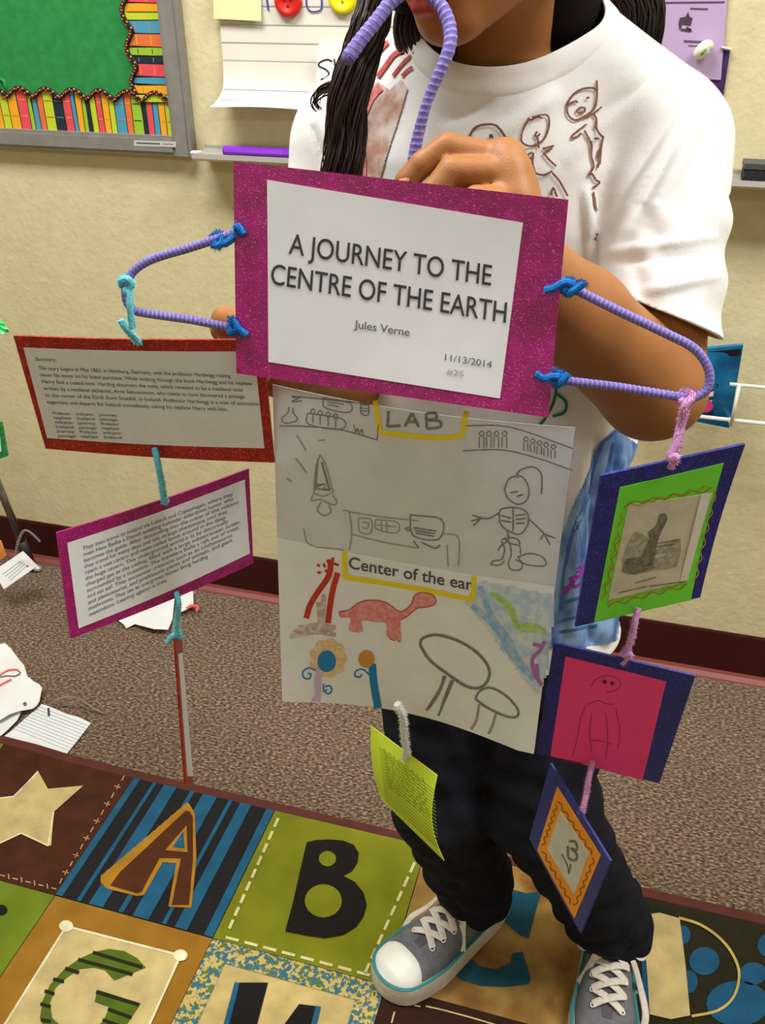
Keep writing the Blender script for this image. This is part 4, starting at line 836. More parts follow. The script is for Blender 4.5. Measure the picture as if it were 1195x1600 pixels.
# ================================================================ the person
import openvdb as vdb
class Field:
    def __init__(s, lo, hi, vx):
        s.lo = np.array(lo, float); s.vx = vx; s.n = np.ceil((np.array(hi)-s.lo)/vx).astype(int)+1
        s.a = np.full(tuple(s.n), 1.0, np.float32)
    def op(s, fn, lo, hi, k, sub=False):
        pad = k+.012; i0 = np.maximum(0, ((np.array(lo)-pad-s.lo)/s.vx).astype(int)); i1 = np.minimum(s.n, ((np.array(hi)+pad-s.lo)/s.vx).astype(int)+2)
        if (i1 <= i0).any(): return
        ax = [(s.lo[d]+s.vx*np.arange(i0[d], i1[d])).astype(np.float32) for d in range(3)]
        X, Y, Z = np.meshgrid(*ax, indexing='ij', sparse=True); d = fn(X, Y, Z)
        sl = tuple(slice(i0[q], i1[q]) for q in range(3)); a = s.a[sl]
        if sub: a = -a
        if k > 0:
            h = np.clip(.5+.5*(a-d)/k, 0, 1); r = a*(1-h)+d*h-k*h*(1-h)
        else: r = np.minimum(a, d)
        s.a[sl] = -r if sub else r
    def cone(s, a, b, ra, rb, k=.01, sub=False):
        a = np.array(a, float); b = np.array(b, float); ba = b-a; L2 = ba@ba+1e-12; R = max(ra, rb)
        def fn(X, Y, Z):
            t = np.clip(((X-a[0])*ba[0]+(Y-a[1])*ba[1]+(Z-a[2])*ba[2])/L2, 0, 1)
            return np.sqrt((X-a[0]-t*ba[0])**2+(Y-a[1]-t*ba[1])**2+(Z-a[2]-t*ba[2])**2)-(ra+(rb-ra)*t)
        s.op(fn, np.minimum(a, b)-R, np.maximum(a, b)+R, k, sub)
    def ell(s, c, rad, k=.01, axes=None, sub=False):
        c = np.array(c, float); A = np.eye(3) if axes is None else np.array(axes); m = min(rad); R = max(rad)
        def fn(X, Y, Z):
            q = 0
            for i in range(3): q = q+(((X-c[0])*A[i][0]+(Y-c[1])*A[i][1]+(Z-c[2])*A[i][2])/rad[i])**2
            return (np.sqrt(q)-1)*m
        s.op(fn, c-R, c+R, k, sub)
    def loft(s, prof, k=.01):
        P = np.array(prof); z0, z1 = P[0, 0], P[-1, 0]
        def fn(X, Y, Z):
            g = [np.interp(Z, P[:, 0], P[:, i]) for i in range(1, 5)]
            d = (np.sqrt(((X-g[0])/g[2])**2+((Y-g[1])/g[3])**2)-1)*np.minimum(g[2], g[3])
            return np.maximum(d, np.maximum(z0-Z, Z-z1)).astype(np.float32)
        s.op(fn, [P[:, 1].min()-.2, P[:, 2].min()-.2, z0], [P[:, 1].max()+.2, P[:, 2].max()+.2, z1], k)
    def mesh(s, smooth=2):
        g = vdb.FloatGrid(4*s.vx); g.copyFromArray(np.ascontiguousarray(np.clip(s.a, -4*s.vx, 4*s.vx)), tolerance=0.0)
        p, t, q = g.convertToPolygons(isovalue=0.0, adaptivity=0.0) if False else (lambda r: r if len(r) == 3 else (r[0], None, r[1]))(g.convertToPolygons(0.0))
        p = np.array(p, float)*s.vx+s.lo; q = np.array(q); c0 = p.mean(0)
        vol = np.einsum('ij,ij->i', p[q[:, 0]]-c0, np.cross(p[q[:, 2]]-p[q[:, 0]], p[q[:, 3]]-p[q[:, 1]])).sum()
        if vol < 0: q = q[:, ::-1]
        for _ in range(smooth):
            e = np.concatenate([q[:, [0, 1]], q[:, [1, 2]], q[:, [2, 3]], q[:, [3, 0]]]); e = np.concatenate([e, e[:, ::-1]])
            acc = np.zeros_like(p); cnt = np.zeros(len(p)); np.add.at(acc, e[:, 0], p[e[:, 1]]); np.add.at(cnt, e[:, 0], 1); p = p*.4+.6*acc/cnt[:, None]
        return p, q
def npmesh(name, p, q, m, parent, smooth=True, mi=None):
    me = bpy.data.meshes.new(name); nf = len(q); me.vertices.add(len(p)); me.vertices.foreach_set('co', p.astype(np.float32).ravel())
    me.loops.add(nf*4); me.loops.foreach_set('vertex_index', q.astype(np.int32).ravel()); me.polygons.add(nf)
    me.polygons.foreach_set('loop_start', np.arange(0, nf*4, 4, dtype=np.int32)); 
    for k in (m if isinstance(m, list) else [m]): me.materials.append(k)
    if mi is not None: me.polygons.foreach_set('material_index', mi.astype(np.int32))
    me.update(calc_edges=True); me.validate(); me.polygons.foreach_set('use_smooth', [smooth]*len(me.polygons))
    return link(name, me, parent)
def vnormals(p, q):
    n = np.cross(p[q[:, 2]]-p[q[:, 0]], p[q[:, 3]]-p[q[:, 1]]); vn = np.zeros_like(p)
    for k in range(4): np.add.at(vn, q[:, k], n)
    return vn/(np.linalg.norm(vn, axis=1)[:, None]+1e-12)

person = thing('person', 'person in a white painted T-shirt, dark jeans and grey sneakers holding up a paper mobile', 'person', (-.02, .87, 0))
m_skin = mat('skin', (168, 112, 63), .5, (156, 100, 54), 14, spec=.35, sss=.15, bump=.0002, bscale=700)
m_lip = mat('lips', (172, 62, 56), .45, (158, 52, 48), 120, sss=.2)
n3 = lambda v: np.array(v, float)/np.linalg.norm(v)
HF = n3((-.42, -.88, -.22)); HU = np.array([-.22, -.2, .95]); HU -= HF*(HU@HF); HU = n3(HU); HR = np.cross(HU, HF)
CHIN = np.array([-.168, .762, 1.243]); HC = CHIN-.075*HF+.105*HU
hl = lambda r, f, u: HC+HR*r+HF*f+HU*u
AX = [HR, HF, HU]
B = Field((-.40, .58, .03), (.13, 1.04, 1.50), .0023)
# torso, pelvis, legs (inside the clothes)
B.loft([(.62, -.128, .888, .11, .075), (.75, -.128, .888, .11, .072), (.95, -.132, .888, .105, .070), (1.08, -.136, .89, .115, .072), (1.14, -.14, .89, .11, .065), (1.19, -.14, .89, .08, .05), (1.22, -.14, .888, .05, .05)])
for a, b_, ra, rb in (((-.18, .888, .66), (-.165, .815, .37), .062, .045), ((-.165, .815, .37), (-.108, .893, .09), .044, .032), ((-.075, .89, .66), (-.02, .82, .38), .062, .046), ((-.02, .82, .38), (.10, .888, .09), .044, .032)): B.cone(a, b_, ra, rb, .015)
for a, b_ in (((-.108, .893, .080), (-.14, .85, .060)), ((.10, .888, .080), (.10, .84, .060))): B.cone(a, b_, .028, .018, .01)
# neck and head
B.cone(hl(0, -.025, -.05), (-.14, .888, 1.20), .044, .045, .02)
B.cone((-.12, .888, 1.185), (.0, .885, 1.165), .035, .035, .02); B.cone((-.16, .888, 1.185), (-.275, .89, 1.14), .035, .035, .02)
B.ell(hl(0, -.014, .030), (.072, .088, .080), .02, AX); B.ell(hl(0, .020, -.022), (.058, .060, .076), .02, AX)
for s_ in (-1, 1):
    B.cone(hl(s_*.048, -.008, -.058), hl(s_*.012, .056, -.088), .018, .017, .018); B.ell(hl(s_*.033, .042, -.030), (.029, .028, .030), .016, AX)
    B.ell(hl(s_*.074, -.012, -.006), (.007, .017, .029), .006, AX)
    B.cone(hl(s_*.012, .075, .028), hl(s_*.045, .060, .030), .0065, .006, .012)
    B.ell(hl(s_*.031, .086, .006), (.016, .016, .011), .008, AX, True)
    B.ell(hl(s_*.031, .0715, .0095), (.0170, .0105, .0078), .003, AX); B.ell(hl(s_*.031, .0695, -.0065), (.0165, .0095, .0052), .003, AX)
    B.ell(hl(s_*.0115, .088, -.026), (.0070, .008, .0065), .006, AX)
B.ell(hl(0, .066, -.088), (.020, .016, .017), .012, AX)
B.cone(hl(0, .076, .010), hl(0, .092, -.021), .0055, .0092, .010)
B.ell(hl(0, .070, -.060), (.028, .018, .022), .012, AX)
LIPS = []
for a, b_, r in ((hl(-.022, .074, -.0605), hl(-.006, .0865, -.0575), .0050), (hl(-.006, .0865, -.0575), hl(.006, .0865, -.0575), .0052), (hl(.006, .0865, -.0575), hl(.022, .074, -.0605), .0050),
                 (hl(-.020, .0735, -.0660), hl(-.006, .0850, -.0735), .0056), (hl(-.006, .0850, -.0735), hl(.006, .0850, -.0735), .0066), (hl(.006, .0850, -.0735), hl(.020, .0735, -.0660), .0056)):
    B.cone(a, b_, r, r, .003); LIPS.append((a, b_, r))
# her left arm (right in the photo)
SH = np.array([.006, .885, 1.172]); EL = at(1018, 605, .765); WR = at(806, 405, .668)
MID = EL*.42+WR*.58
B.cone(SH, EL, .046, .043, .02); B.cone(EL, MID, .0445, .0385, .012); B.cone(MID, WR, .0385, .0285, .012); B.ell(EL+np.array([.008, .012, -.006]), (.037, .037, .037), .012)
FING = []
def finger(pts, r, k=.0035):
    P = [np.array(p) for p in pts]
    for i in range(len(P)-1): B.cone(P[i], P[i+1], r[i], r[i+1], k)
    FING.append(P)
f1 = [at(788, 250, .672), at(698, 230, .668), at(659, 257, .660), at(634, 284, .655)]
f2 = [at(798, 271, .662), at(706, 268, .652), at(675, 304, .644), at(664, 332, .642)]
f3 = [at(806, 312, .652), at(744, 314, .638), at(716, 343, .634), at(708, 364, .636)]
f4 = [at(818, 346, .648), at(770, 352, .642), at(745, 378, .640), at(742, 396, .642)]
PALM = []
for m_, r in ((f1[0], .0125), (f2[0], .0130), (f3[0], .0125), (f4[0], .0115)): B.cone(WR+np.array([0, .0, .004]), m_, .024, r, .010)
B.cone(f1[0], f4[0], .012, .011, .012); B.cone(at(795, 300, .668), at(800, 360, .666), .016, .018, .012)
finger(f1, [.0108, .0098, .0090, .0084], .0015); finger(f2, [.0110, .0104, .0096, .0088], .0015); finger(f3, [.0108, .0104, .0094, .0086], .0015); finger(f4, [.0108, .0096, .0086, .0078])
finger([at(800, 372, .680), at(752, 335, .690), at(712, 318, .680), at(688, 312, .672)], [.0155, .0125, .0110, .0095], .006)
# her right arm (left in the photo)
SH2 = np.array([-.285, .89, 1.140]); EL2 = at(540, 585, .82); WR2 = at(448, 572, .690)
B.cone(SH2, EL2, .042, .039, .02); B.cone(EL2, WR2, .038, .024, .015)
g1 = [at(418, 545, .665), at(352, 513, .650), at(352, 500, .628), at(380, 505, .612)]
g2 = [at(424, 565, .660), at(362, 548, .650), at(358, 540, .630), at(384, 536, .618)]
g3 = [at(430, 585, .660), at(380, 576, .650), at(372, 568, .630), at(395, 562, .622)]
g4 = [at(436, 598, .664), at(402, 598, .652), at(396, 590, .638), at(410, 586, .630)]
for m_, r in ((g1[0], .0125), (g2[0], .0130), (g3[0], .0125), (g4[0], .011)): B.cone(WR2, m_, .021, r, .014)
finger(g1, [.0120, .0118, .0105, .0085]); finger(g2, [.0118, .0108, .0095, .0085]); finger(g3, [.0112, .0100, .0090, .0080]); finger(g4, [.0100, .0090, .0080, .0072])
finger([at(436, 552, .672), at(412, 520, .655), at(402, 505, .635), at(398, 500, .615)], [.0140, .0115, .0100, .0090], .006)
p_, q_ = B.mesh(1)
fc = p_[q_].mean(1); mi = np.zeros(len(q_))
for a, b_, r in LIPS:
    ba = b_-a; t = np.clip((fc-a)@ba/(ba@ba), 0, 1); d = np.linalg.norm(fc-a-t[:, None]*ba, axis=1); mi[d < r+.0014] = 1
body = npmesh('body', p_, q_, [m_skin, m_lip], person, True, mi)
# nails
m_nail = mat('fingernail', (216, 150, 130), .25)
for P, d_ in ((f1, .0088), (g1, .0085), (f3, .0088)):
    t = n3(P[3]-P[2]); up_ = n3(np.cross(t, np.cross(CP-P[3], t))) if P is f1 else n3(np.cross(t, np.cross(np.array([-.2, -.2, 1.]), t)))
    b = MB(); s_ = np.cross(t, up_); c_ = P[3]+up_*d_*.80+t*.001; vs = []
    for i in range(5):
        for j in range(5): u, v = (i-2)/2, (j-2)/2; vs.append(c_+t*.0055*u+s_*.0046*v*(1-.15*abs(u))+up_*(.0016-.0022*v*v-.0004*u*u))
    b.add(vs, [(i*5+j, i*5+j+1, (i+1)*5+j+1, (i+1)*5+j) for i in range(4) for j in range(4)]); b.build('fingernail', m_nail, person, True)
# eyes and brows
for s_ in (-1, 1):
    b = MB(); b.ball(hl(s_*.031, .0665, .001), .0124, 16); e = b.build('eye', mat('eye_white', (228, 224, 216), .2), person, True)
    b = MB(); b.ball(hl(s_*.031, .0665, -.0015)+HF*.0078, .0058, 12); b.build('iris', mat('eye_brown', (52, 30, 18), .15), e, True)
    b = MB(); b.tube(catmull([hl(s_*.016, .086, .027), hl(s_*.032, .084, .034), hl(s_*.048, .073, .029)], 5), [.0006]+[.0015]*9+[.0005], 6); b.build('eyebrow', mat('hair_black', (24, 18, 18), .5), person, True)

# ---------------------------------------------------------------- T-shirt
m_shirt = mat('white_cotton', (238, 236, 234), .9, (232, 230, 228), 60, sheen=.15, bump=.00025, bscale=900, spec=.2)
S = Field((-.42, .66, .56), (.16, 1.06, 1.38), .0030)
TP = [(.58, -.122, .885, .158, .108), (.70, -.124, .885, .150, .105), (.90, -.128, .882, .145, .100), (1.02, -.134, .882, .146, .100), (1.10, -.138, .884, .146, .098), (1.15, -.140, .886, .138, .092), (1.19, -.140, .888, .112, .080), (1.22, -.140, .888, .084, .076), (1.25, -.140, .886, .064, .078), (1.36, -.138, .884, .055, .076)]
S.loft(TP, 0)
S.cone((-.085, .89, 1.232), (-.004, .886, 1.172), .045, .052, .03); S.cone((-.19, .89, 1.222), (-.282, .89, 1.158), .045, .052, .03)
SLA = np.array([.004, .884, 1.160]); SLB = SLA+(EL-SLA)*1.1+np.array([-.006, 0, 0])
SRA, SRB = np.array([-.285, .886, 1.135]), np.array([-.305, .845, .96])
S.cone(SLA, SLB, .058, .058, .007); S.cone(SRA, SRB, .053, .064, .016)
p_, q_ = S.mesh(3); N_ = vnormals(p_, q_)
# folds: soft drape plus ridges and valleys
x, y, z = p_.T
w_ = .0016*np.sin(x*48+z*9+2*np.sin(z*11))*np.clip((1.05-z)*3, 0, 1)+.0012*np.sin(x*90-z*16+1.3)*np.clip((1.0-z)*3, 0, 1)+.0004*np.sin(z*60+x*30+3*np.sin(x*25)+2*np.sin(y*30))
nl = np.clip((x+.02)*30, 0, 1); w_ += nl*(.0016*np.sin(z*150+x*80+2*np.sin(x*90))+.001*np.sin(z*95-x*150+y*60))*(z < 1.13)
p_ = p_+N_*w_[:, None]
def fold(a, b_, ya, yb, wd, amp):
    wd *= .8; amp *= 1.7
    global p_
    A_, B_ = at(*a, ya), at(*b_, yb); da = n3(A_-CP); 
    # nearest body point along each ray is found by the distance to the plane spanned by the two rays
    pr = np.stack([(p_-CP)@CR, (p_-CP)@CU], 1)/((p_-CP)@CF)[:, None]; pa = np.array([(A_-CP)@CR, (A_-CP)@CU])/((A_-CP)@CF); pb = np.array([(B_-CP)@CR, (B_-CP)@CU])/((B_-CP)@CF)
    ab = pb-pa; t = np.clip(((pr-pa)@ab)/(ab@ab), 0, 1); d = np.linalg.norm(pr-pa-t[:, None]*ab, axis=1)*FPX
    taper = np.sin(PI*np.clip(t*.9+.05, 0, 1))**.5; front = (N_@(CP-np.array([-.12, .88, 1.1])) > 0)
    p_ = p_+N_*(amp*np.exp(-(d/wd)**2)*taper*front)[:, None]
for f_ in (((930, 372), (1070, 152), .8, .85, 17, -.0046), ((958, 350), (1070, 200), .8, .85, 13, .003), ((988, 345), (1088, 165), .8, .85, 13, -.0028), ((1014, 345), (1102, 170), .8, .85, 14, .003),
           ((930, 375), (925, 450), .8, .8, 9, -.004), ((915, 300), (925, 400), .8, .8, 10, .004), ((890, 250), (1000, 120), .8, .8, 14, .003), ((940, 180), (1030, 110), .8, .8, 14, -.003),
           ((960, 395), (1110, 370), .8, .8, 9, .0025), ((970, 412), (1100, 398), .8, .8, 8, -.0015), ((1010, 455), (1120, 430), .8, .8, 9, .002), ((700, 190), (760, 160), .8, .8, 12, -.003), ((760, 230), (860, 150), .8, .8, 14, .003),
           ((500, 180), (530, 260), .85, .85, 6, .003), ((490, 200), (505, 260), .85, .85, 5, -.003), ((900, 700), (890, 980), .8, .8, 12, .005), ((930, 690), (920, 1000), .8, .8, 12, -.006), ((965, 720), (945, 1000), .8, .8, 10, .005)): fold(*f_)
fc = p_[q_].mean(1)
def sdc(c, a, b_, ra, rb): ba = b_-a; t = np.clip((c-a)@ba/(ba@ba), 0, 1); return np.linalg.norm(c-a-t[:, None]*ba, axis=1)-(ra+(rb-ra)*t)
P_ = np.array(TP)
def sdt(c): g = [np.interp(c[:, 2], P_[:, 0], P_[:, i]) for i in range(1, 5)]; return (np.sqrt(((c[:, 0]-g[0])/g[2])**2+((c[:, 1]-g[1])/g[3])**2)-1)*np.minimum(g[2], g[3])
bm = bmesh.new(); vv = [bm.verts.new(v) for v in p_]
for f in q_: bm.faces.new([vv[i] for i in f])
bm.normal_update()
def cutp(co, no, sel):
    fs = [f for f in bm.faces if sel(f)]; g = set(fs)
    for f in fs: g.update(f.edges); g.update(f.verts)
    bmesh.ops.bisect_plane(bm, geom=list(g), plane_co=co, plane_no=no, dist=1e-6)
    no = Vector(no); co = Vector(co); kill = [f for f in bm.faces if (f.calc_center_median()-co).dot(no) > 0 and sel(f)]
    bmesh.ops.delete(bm, geom=kill, context='FACES')
COLN = n3((0, -.62, 1.0)); COLP = np.array([-.145, .80, 1.219])
cutp(COLP, COLN, lambda f: abs(f.calc_center_median().x+.14) < .12 and f.calc_center_median().z > 1.15)
cutp((-.12, .88, .618), (0, 0, -1), lambda f: f.calc_center_median().z < .65)
def near_sleeve(a, b_, ra, rb):
    def g(f):
        c = f.calc_center_median()
        if c.z > 1.09: return False
        c = np.array([c[:]]); return sdc(c, a, b_, ra, rb)[0] < sdt(c)[0]-.003
    return g
H1 = at(1022, 488, .8); cutp(H1, n3((-.30, -.34, -.9)), near_sleeve(SLA, SLB, .058, .058))
H2 = (-.30, .86, 1.015); cutp(H2, n3((-.1, -.2, -1)), near_sleeve(SRA, SRB, .053, .064))
lone = [v for v in bm.verts if not v.link_faces]; bmesh.ops.delete(bm, geom=lone, context='VERTS')
bmesh.ops.remove_doubles(bm, verts=bm.verts, dist=.0002)
me = bpy.data.meshes.new('t_shirt'); bm.to_mesh(me); me.materials.append(m_shirt); me.polygons.foreach_set('use_smooth', [True]*len(me.polygons))
shirt = link('t_shirt', me, person); md = shirt.modifiers.new('thickness', 'SOLIDIFY'); md.thickness = .0022; md.offset = 1
from mathutils.bvhtree import BVHTree
bvh = BVHTree.FromBMesh(bm)
# ribbed collar: a raised band following the neckline; doubled hems
def rim(name, sel, wdt, n_, rad):
    es = [e for e in bm.edges if e.is_boundary and sel((e.verts[0].co+e.verts[1].co)/2)]
    vs = {}; 
    for e in es:
        for a, b_ in ((0, 1), (1, 0)): vs.setdefault(e.verts[a].index, []).append(e.verts[b_].index)
    if not vs: return
    st_ = next(iter(vs)); loop = [st_]; prev = None; cur = st_
    while True:
        nx = [k for k in vs[cur] if k != prev]
        if not nx or nx[0] == st_ or len(loop) > 5000: break
        prev, cur = cur, nx[0]; loop.append(cur)
    P = np.array([bm.verts[i].co[:] for i in loop]); Nn = np.array([bm.verts[i].normal[:] for i in loop])
    for _ in range(12): P = (np.roll(P, 1, 0)+np.roll(P, -1, 0)+2*P)/4; Nn = (np.roll(Nn, 1, 0)+np.roll(Nn, -1, 0)+2*Nn)/4
    rows = []; down = n_
    for k in range(9):
        u = k/8; o = []
        for c_, nn in zip(P, Nn):
            g = c_-np.array(down)*wdt*u+nn*.01; hit = bvh.find_nearest(Vector(g)); h = np.array(hit[0]); hn = np.array(hit[1])
            o.append(h+hn*(.0022+rad*math.sin(PI*min(1, u*1.0))**.4))
        rows.append(o)
    m_ = len(P); V = [v for r in rows for v in r]; F_ = [(r*m_+i, r*m_+(i+1) % m_, (r+1)*m_+(i+1) % m_, (r+1)*m_+i) for r in range(8) for i in range(m_)]
    return obj(name, V, F_, m_shirt, shirt, True)
bm.verts.ensure_lookup_table(); bm.verts.index_update(); bm.normal_update(); bm.verts.ensure_lookup_table()
rim('collar', lambda c: c.z > 1.17, .026, COLN, .0016)
0 and rim('sleeve_hem', lambda c: c.x > -.05 and .94 < c.z < 1.12, .014, n3((-.30, -.34, -.9)), .0008)
# drawings on the shirt: strokes laid on the cloth
def SP(x, y, h):
    d = ray(x, y); d = d/np.linalg.norm(d); r = bvh.ray_cast(Vector(CP), Vector(d))
    if r[0] is None: return None
    return np.array(r[0])+np.array(r[1])*(.0024+h+.0005)-d*.0004
q5 = lambda p: (700+p[0]/4.268, 120+p[1]/4.268)
m_mk = mat('brown_fabric_marker', (112, 66, 48), .8, (150, 104, 84), 500, lo=.4, hi=.75)
def sdraw(cf, name, m, lines, w=2.6, curve=4, h=.0003):
    w = w*1.35 if w < 3 else w
    ink = Ink(SP)
    for L_ in lines: ink.line([cf(p) for p in L_], w, h, curve if len(L_) > 2 else 0, step=3)
    return ink.build(name, m, shirt, kind='stuff')
sdraw(q5, 'painted_figure', m_mk, [[(150, 400), (180, 350), (240, 325), (310, 330), (360, 370), (382, 420), (375, 465), (380, 520)], [(285, 405), (300, 402), (296, 412), (285, 405)], [(150, 400), (150, 470)]], 2.8)
sdraw(q5, 'painted_figure', m_mk, [[(535, 270), (500, 320), (485, 390), (490, 440), (530, 465), (570, 462), (625, 430), (655, 380), (668, 310), (655, 262), (610, 248), (550, 265)], [(535, 285), (580, 262), (620, 275)], [(590, 370), (578, 390), (585, 405), (610, 385)], [(590, 400), (598, 460), (600, 480)],
    [(490, 540), (560, 508)], [(500, 560), (570, 540)], [(625, 485), (700, 465)], [(640, 508), (690, 480)], [(565, 510), (560, 580), (575, 640), (590, 760), (600, 800)], [(630, 510), (670, 560), (715, 600)], [(570, 640), (630, 655), (690, 630)], [(690, 640), (740, 700), (790, 795)], [(680, 790), (695, 740), (720, 800)]], 2.3)
sdraw(q5, 'painted_figure', m_mk, [[(780, 195), (820, 130), (880, 90), (950, 80), (985, 100), (980, 180), (955, 230), (900, 270), (840, 295), (800, 270), (785, 230), (790, 190)], [(785, 190), (850, 165)], [(845, 240), (870, 212), (905, 215), (895, 240), (855, 248)], [(915, 148), (935, 142)], [(845, 175), (858, 172)],
    [(900, 280), (960, 250), (1020, 205)], [(960, 255), (990, 300), (985, 360), (1020, 400)], [(925, 325), (870, 360), (820, 400), (830, 420), (890, 390)], [(910, 370), (935, 430), (940, 490)], [(960, 410), (990, 405)], [(985, 30), (988, 100)], [(940, 440), (945, 540), (960, 600), (925, 655)], [(1020, 390), (1010, 480), (1000, 590)], [(1000, 480), (985, 540), (1000, 560), (985, 610)], [(925, 655), (950, 650), (975, 690), (1000, 705), (945, 750)], [(950, 770), (960, 860), (975, 900)]], 2.5)
ink = Ink(SP); ink.disc((932, 369), 4.5, .0004); ink.build('dark_dot', mat('fabric_marker_black', (50, 40, 40), .8), shirt)
# red and brown painting on the left
m_ws = mat('brown_wash', (172, 128, 108), .9, (216, 198, 190), 60, lo=.38, hi=.66); m_rw = mat('red_wash', (206, 84, 90), .85, (224, 140, 140), 160); m_rd = mat('dark_red_paint', (168, 40, 50), .8, (196, 84, 90), 200)
ink = Ink(SP); ink.patch([(592, 130), (612, 142), (630, 126), (640, 138), (622, 200), (606, 250), (596, 285), (560, 285), (566, 200), (576, 150)], .0003, 1.5); ink.build('brown_painted_area', m_ws, shirt)
q6 = lambda p: (480+p[0]/4.979, p[1]/4.979)
sdraw(q6, 'red_painted_band', m_rw, [[(590, 690), (520, 760), (470, 860), (440, 960), (430, 1080), (450, 1200), (460, 1400)]], 11, h=.0010)
sdraw(q6, 'red_stroke', m_rd, [[(765, 400), (690, 440), (620, 530), (560, 610)]], 7); sdraw(q6, 'red_stroke', m_rd, [[(825, 440), (760, 500), (680, 600)]], 4.5); sdraw(q6, 'red_stroke', m_rd, [[(835, 525), (790, 560), (750, 600)]], 4.5); sdraw(q6, 'red_stroke', m_rd, [[(645, 345), (610, 380), (570, 420)]], 7); sdraw(q6, 'red_stroke', m_rd, [[(450, 850), (430, 900), (425, 940)]], 7)
# blue watercolour lower right
m_bw = mat('blue_wash', (52, 94, 164), .9, (138, 172, 212), 40, lo=.35, hi=.62, stretch=(1, 1, .45)); m_bd = mat('deep_blue_wash', (48, 84, 158), .9, (84, 124, 186), 90, stretch=(1, 1, .4))
ink = Ink(SP); ink.patch([(958, 668), (985, 690), (1000, 700), (1000, 760), (960, 1000), (900, 1012), (840, 1010), (840, 900), (884, 820), (912, 745), (935, 690)], .0003, 1.8); ink.build('blue_painted_area', m_bw, shirt)
sdraw(lambda p: p, 'blue_brush_strokes', m_bd, [[(962, 672), (940, 690), (925, 740), (905, 800)], [(930, 700), (918, 760), (896, 830), (885, 880)], [(955, 690), (945, 740)], [(870, 970), (920, 955), (960, 950)], [(872, 985), (930, 975)], [(880, 940), (930, 920)], [(890, 850), (880, 900), (875, 950)]], 5, h=.0006)
sdraw(lambda p: p, 'purple_squiggle', mat('purple_paint', (150, 60, 176), .8), [[(910, 880), (900, 888), (908, 895), (892, 902), (900, 912), (884, 916), (880, 930)], [(905, 884), (895, 905), (884, 925)]], 5, h=.0009)
sdraw(lambda p: p, 'green_squiggle', mat('green_paint', (40, 128, 84), .8), [[(868, 605), (862, 630), (848, 655), (838, 664)], [(866, 612), (882, 625), (880, 642), (862, 648)], [(858, 668), (872, 666), (880, 680)]], 4.5, h=.0006)

# ---------------------------------------------------------------- jeans
m_jean = mat('navy_black_denim', (22, 23, 34), .9, (16, 17, 25), 120, bump=.0004, bscale=700, spec=.2)
J_ = Field((-.33, .68, .04), (.20, 1.06, .76), .0032)
J_.loft([(.62, -.128, .886, .125, .092), (.68, -.126, .886, .135, .095), (.74, -.126, .886, .128, .09)], 0)
K1, K2 = np.array([-.153, .808, .365]), np.array([-.022, .815, .385]); A1, A2 = np.array([-.106, .893, .088]), np.array([.098, .888, .085])
J_.cone((-.185, .886, .66), K1, .082, .063, .02); J_.cone(K1, A1, .064, .051, .015); J_.cone((-.068, .888, .66), K2, .084, .068, .02); J_.cone(K2, A2, .068, .052, .015)
def torus(c, ax, R, r, k=.012, amp=.25):
    c = np.array(c, float); ax = n3(ax); u_ = n3(np.cross(ax, (0, 1, .1))); v_ = np.cross(ax, u_); ps = [c+u_*R*math.cos(a)+v_*R*math.sin(a)+ax*.006*math.sin(a*2) for a in [2*PI*i/10 for i in range(11)]]
    for i in range(10): J_.cone(ps[i], ps[i+1], r, r, k)
d1 = A1-K1; d2 = A2-K2
for t, R, r in ((.62, .046, .014), (.74, .043, .015), (.86, .042, .015), (.98, .040, .013)): torus(K1+d1*t, d1, R, r)
for t, R, r in ((.70, .046, .013), (.84, .043, .014), (.97, .041, .013)): torus(K2+d2*t, d2, R, r)
p_, q_ = J_.mesh(3); N_ = vnormals(p_, q_); x, y, z = p_.T
p_ = p_+N_*(.0018*np.sin(z*85+x*70+2*np.sin(x*50))+.0014*np.sin(z*50-x*110)+.001*np.sin(z*140+y*60))[:, None]
jeans = npmesh('jeans', p_, q_, m_jean, person)

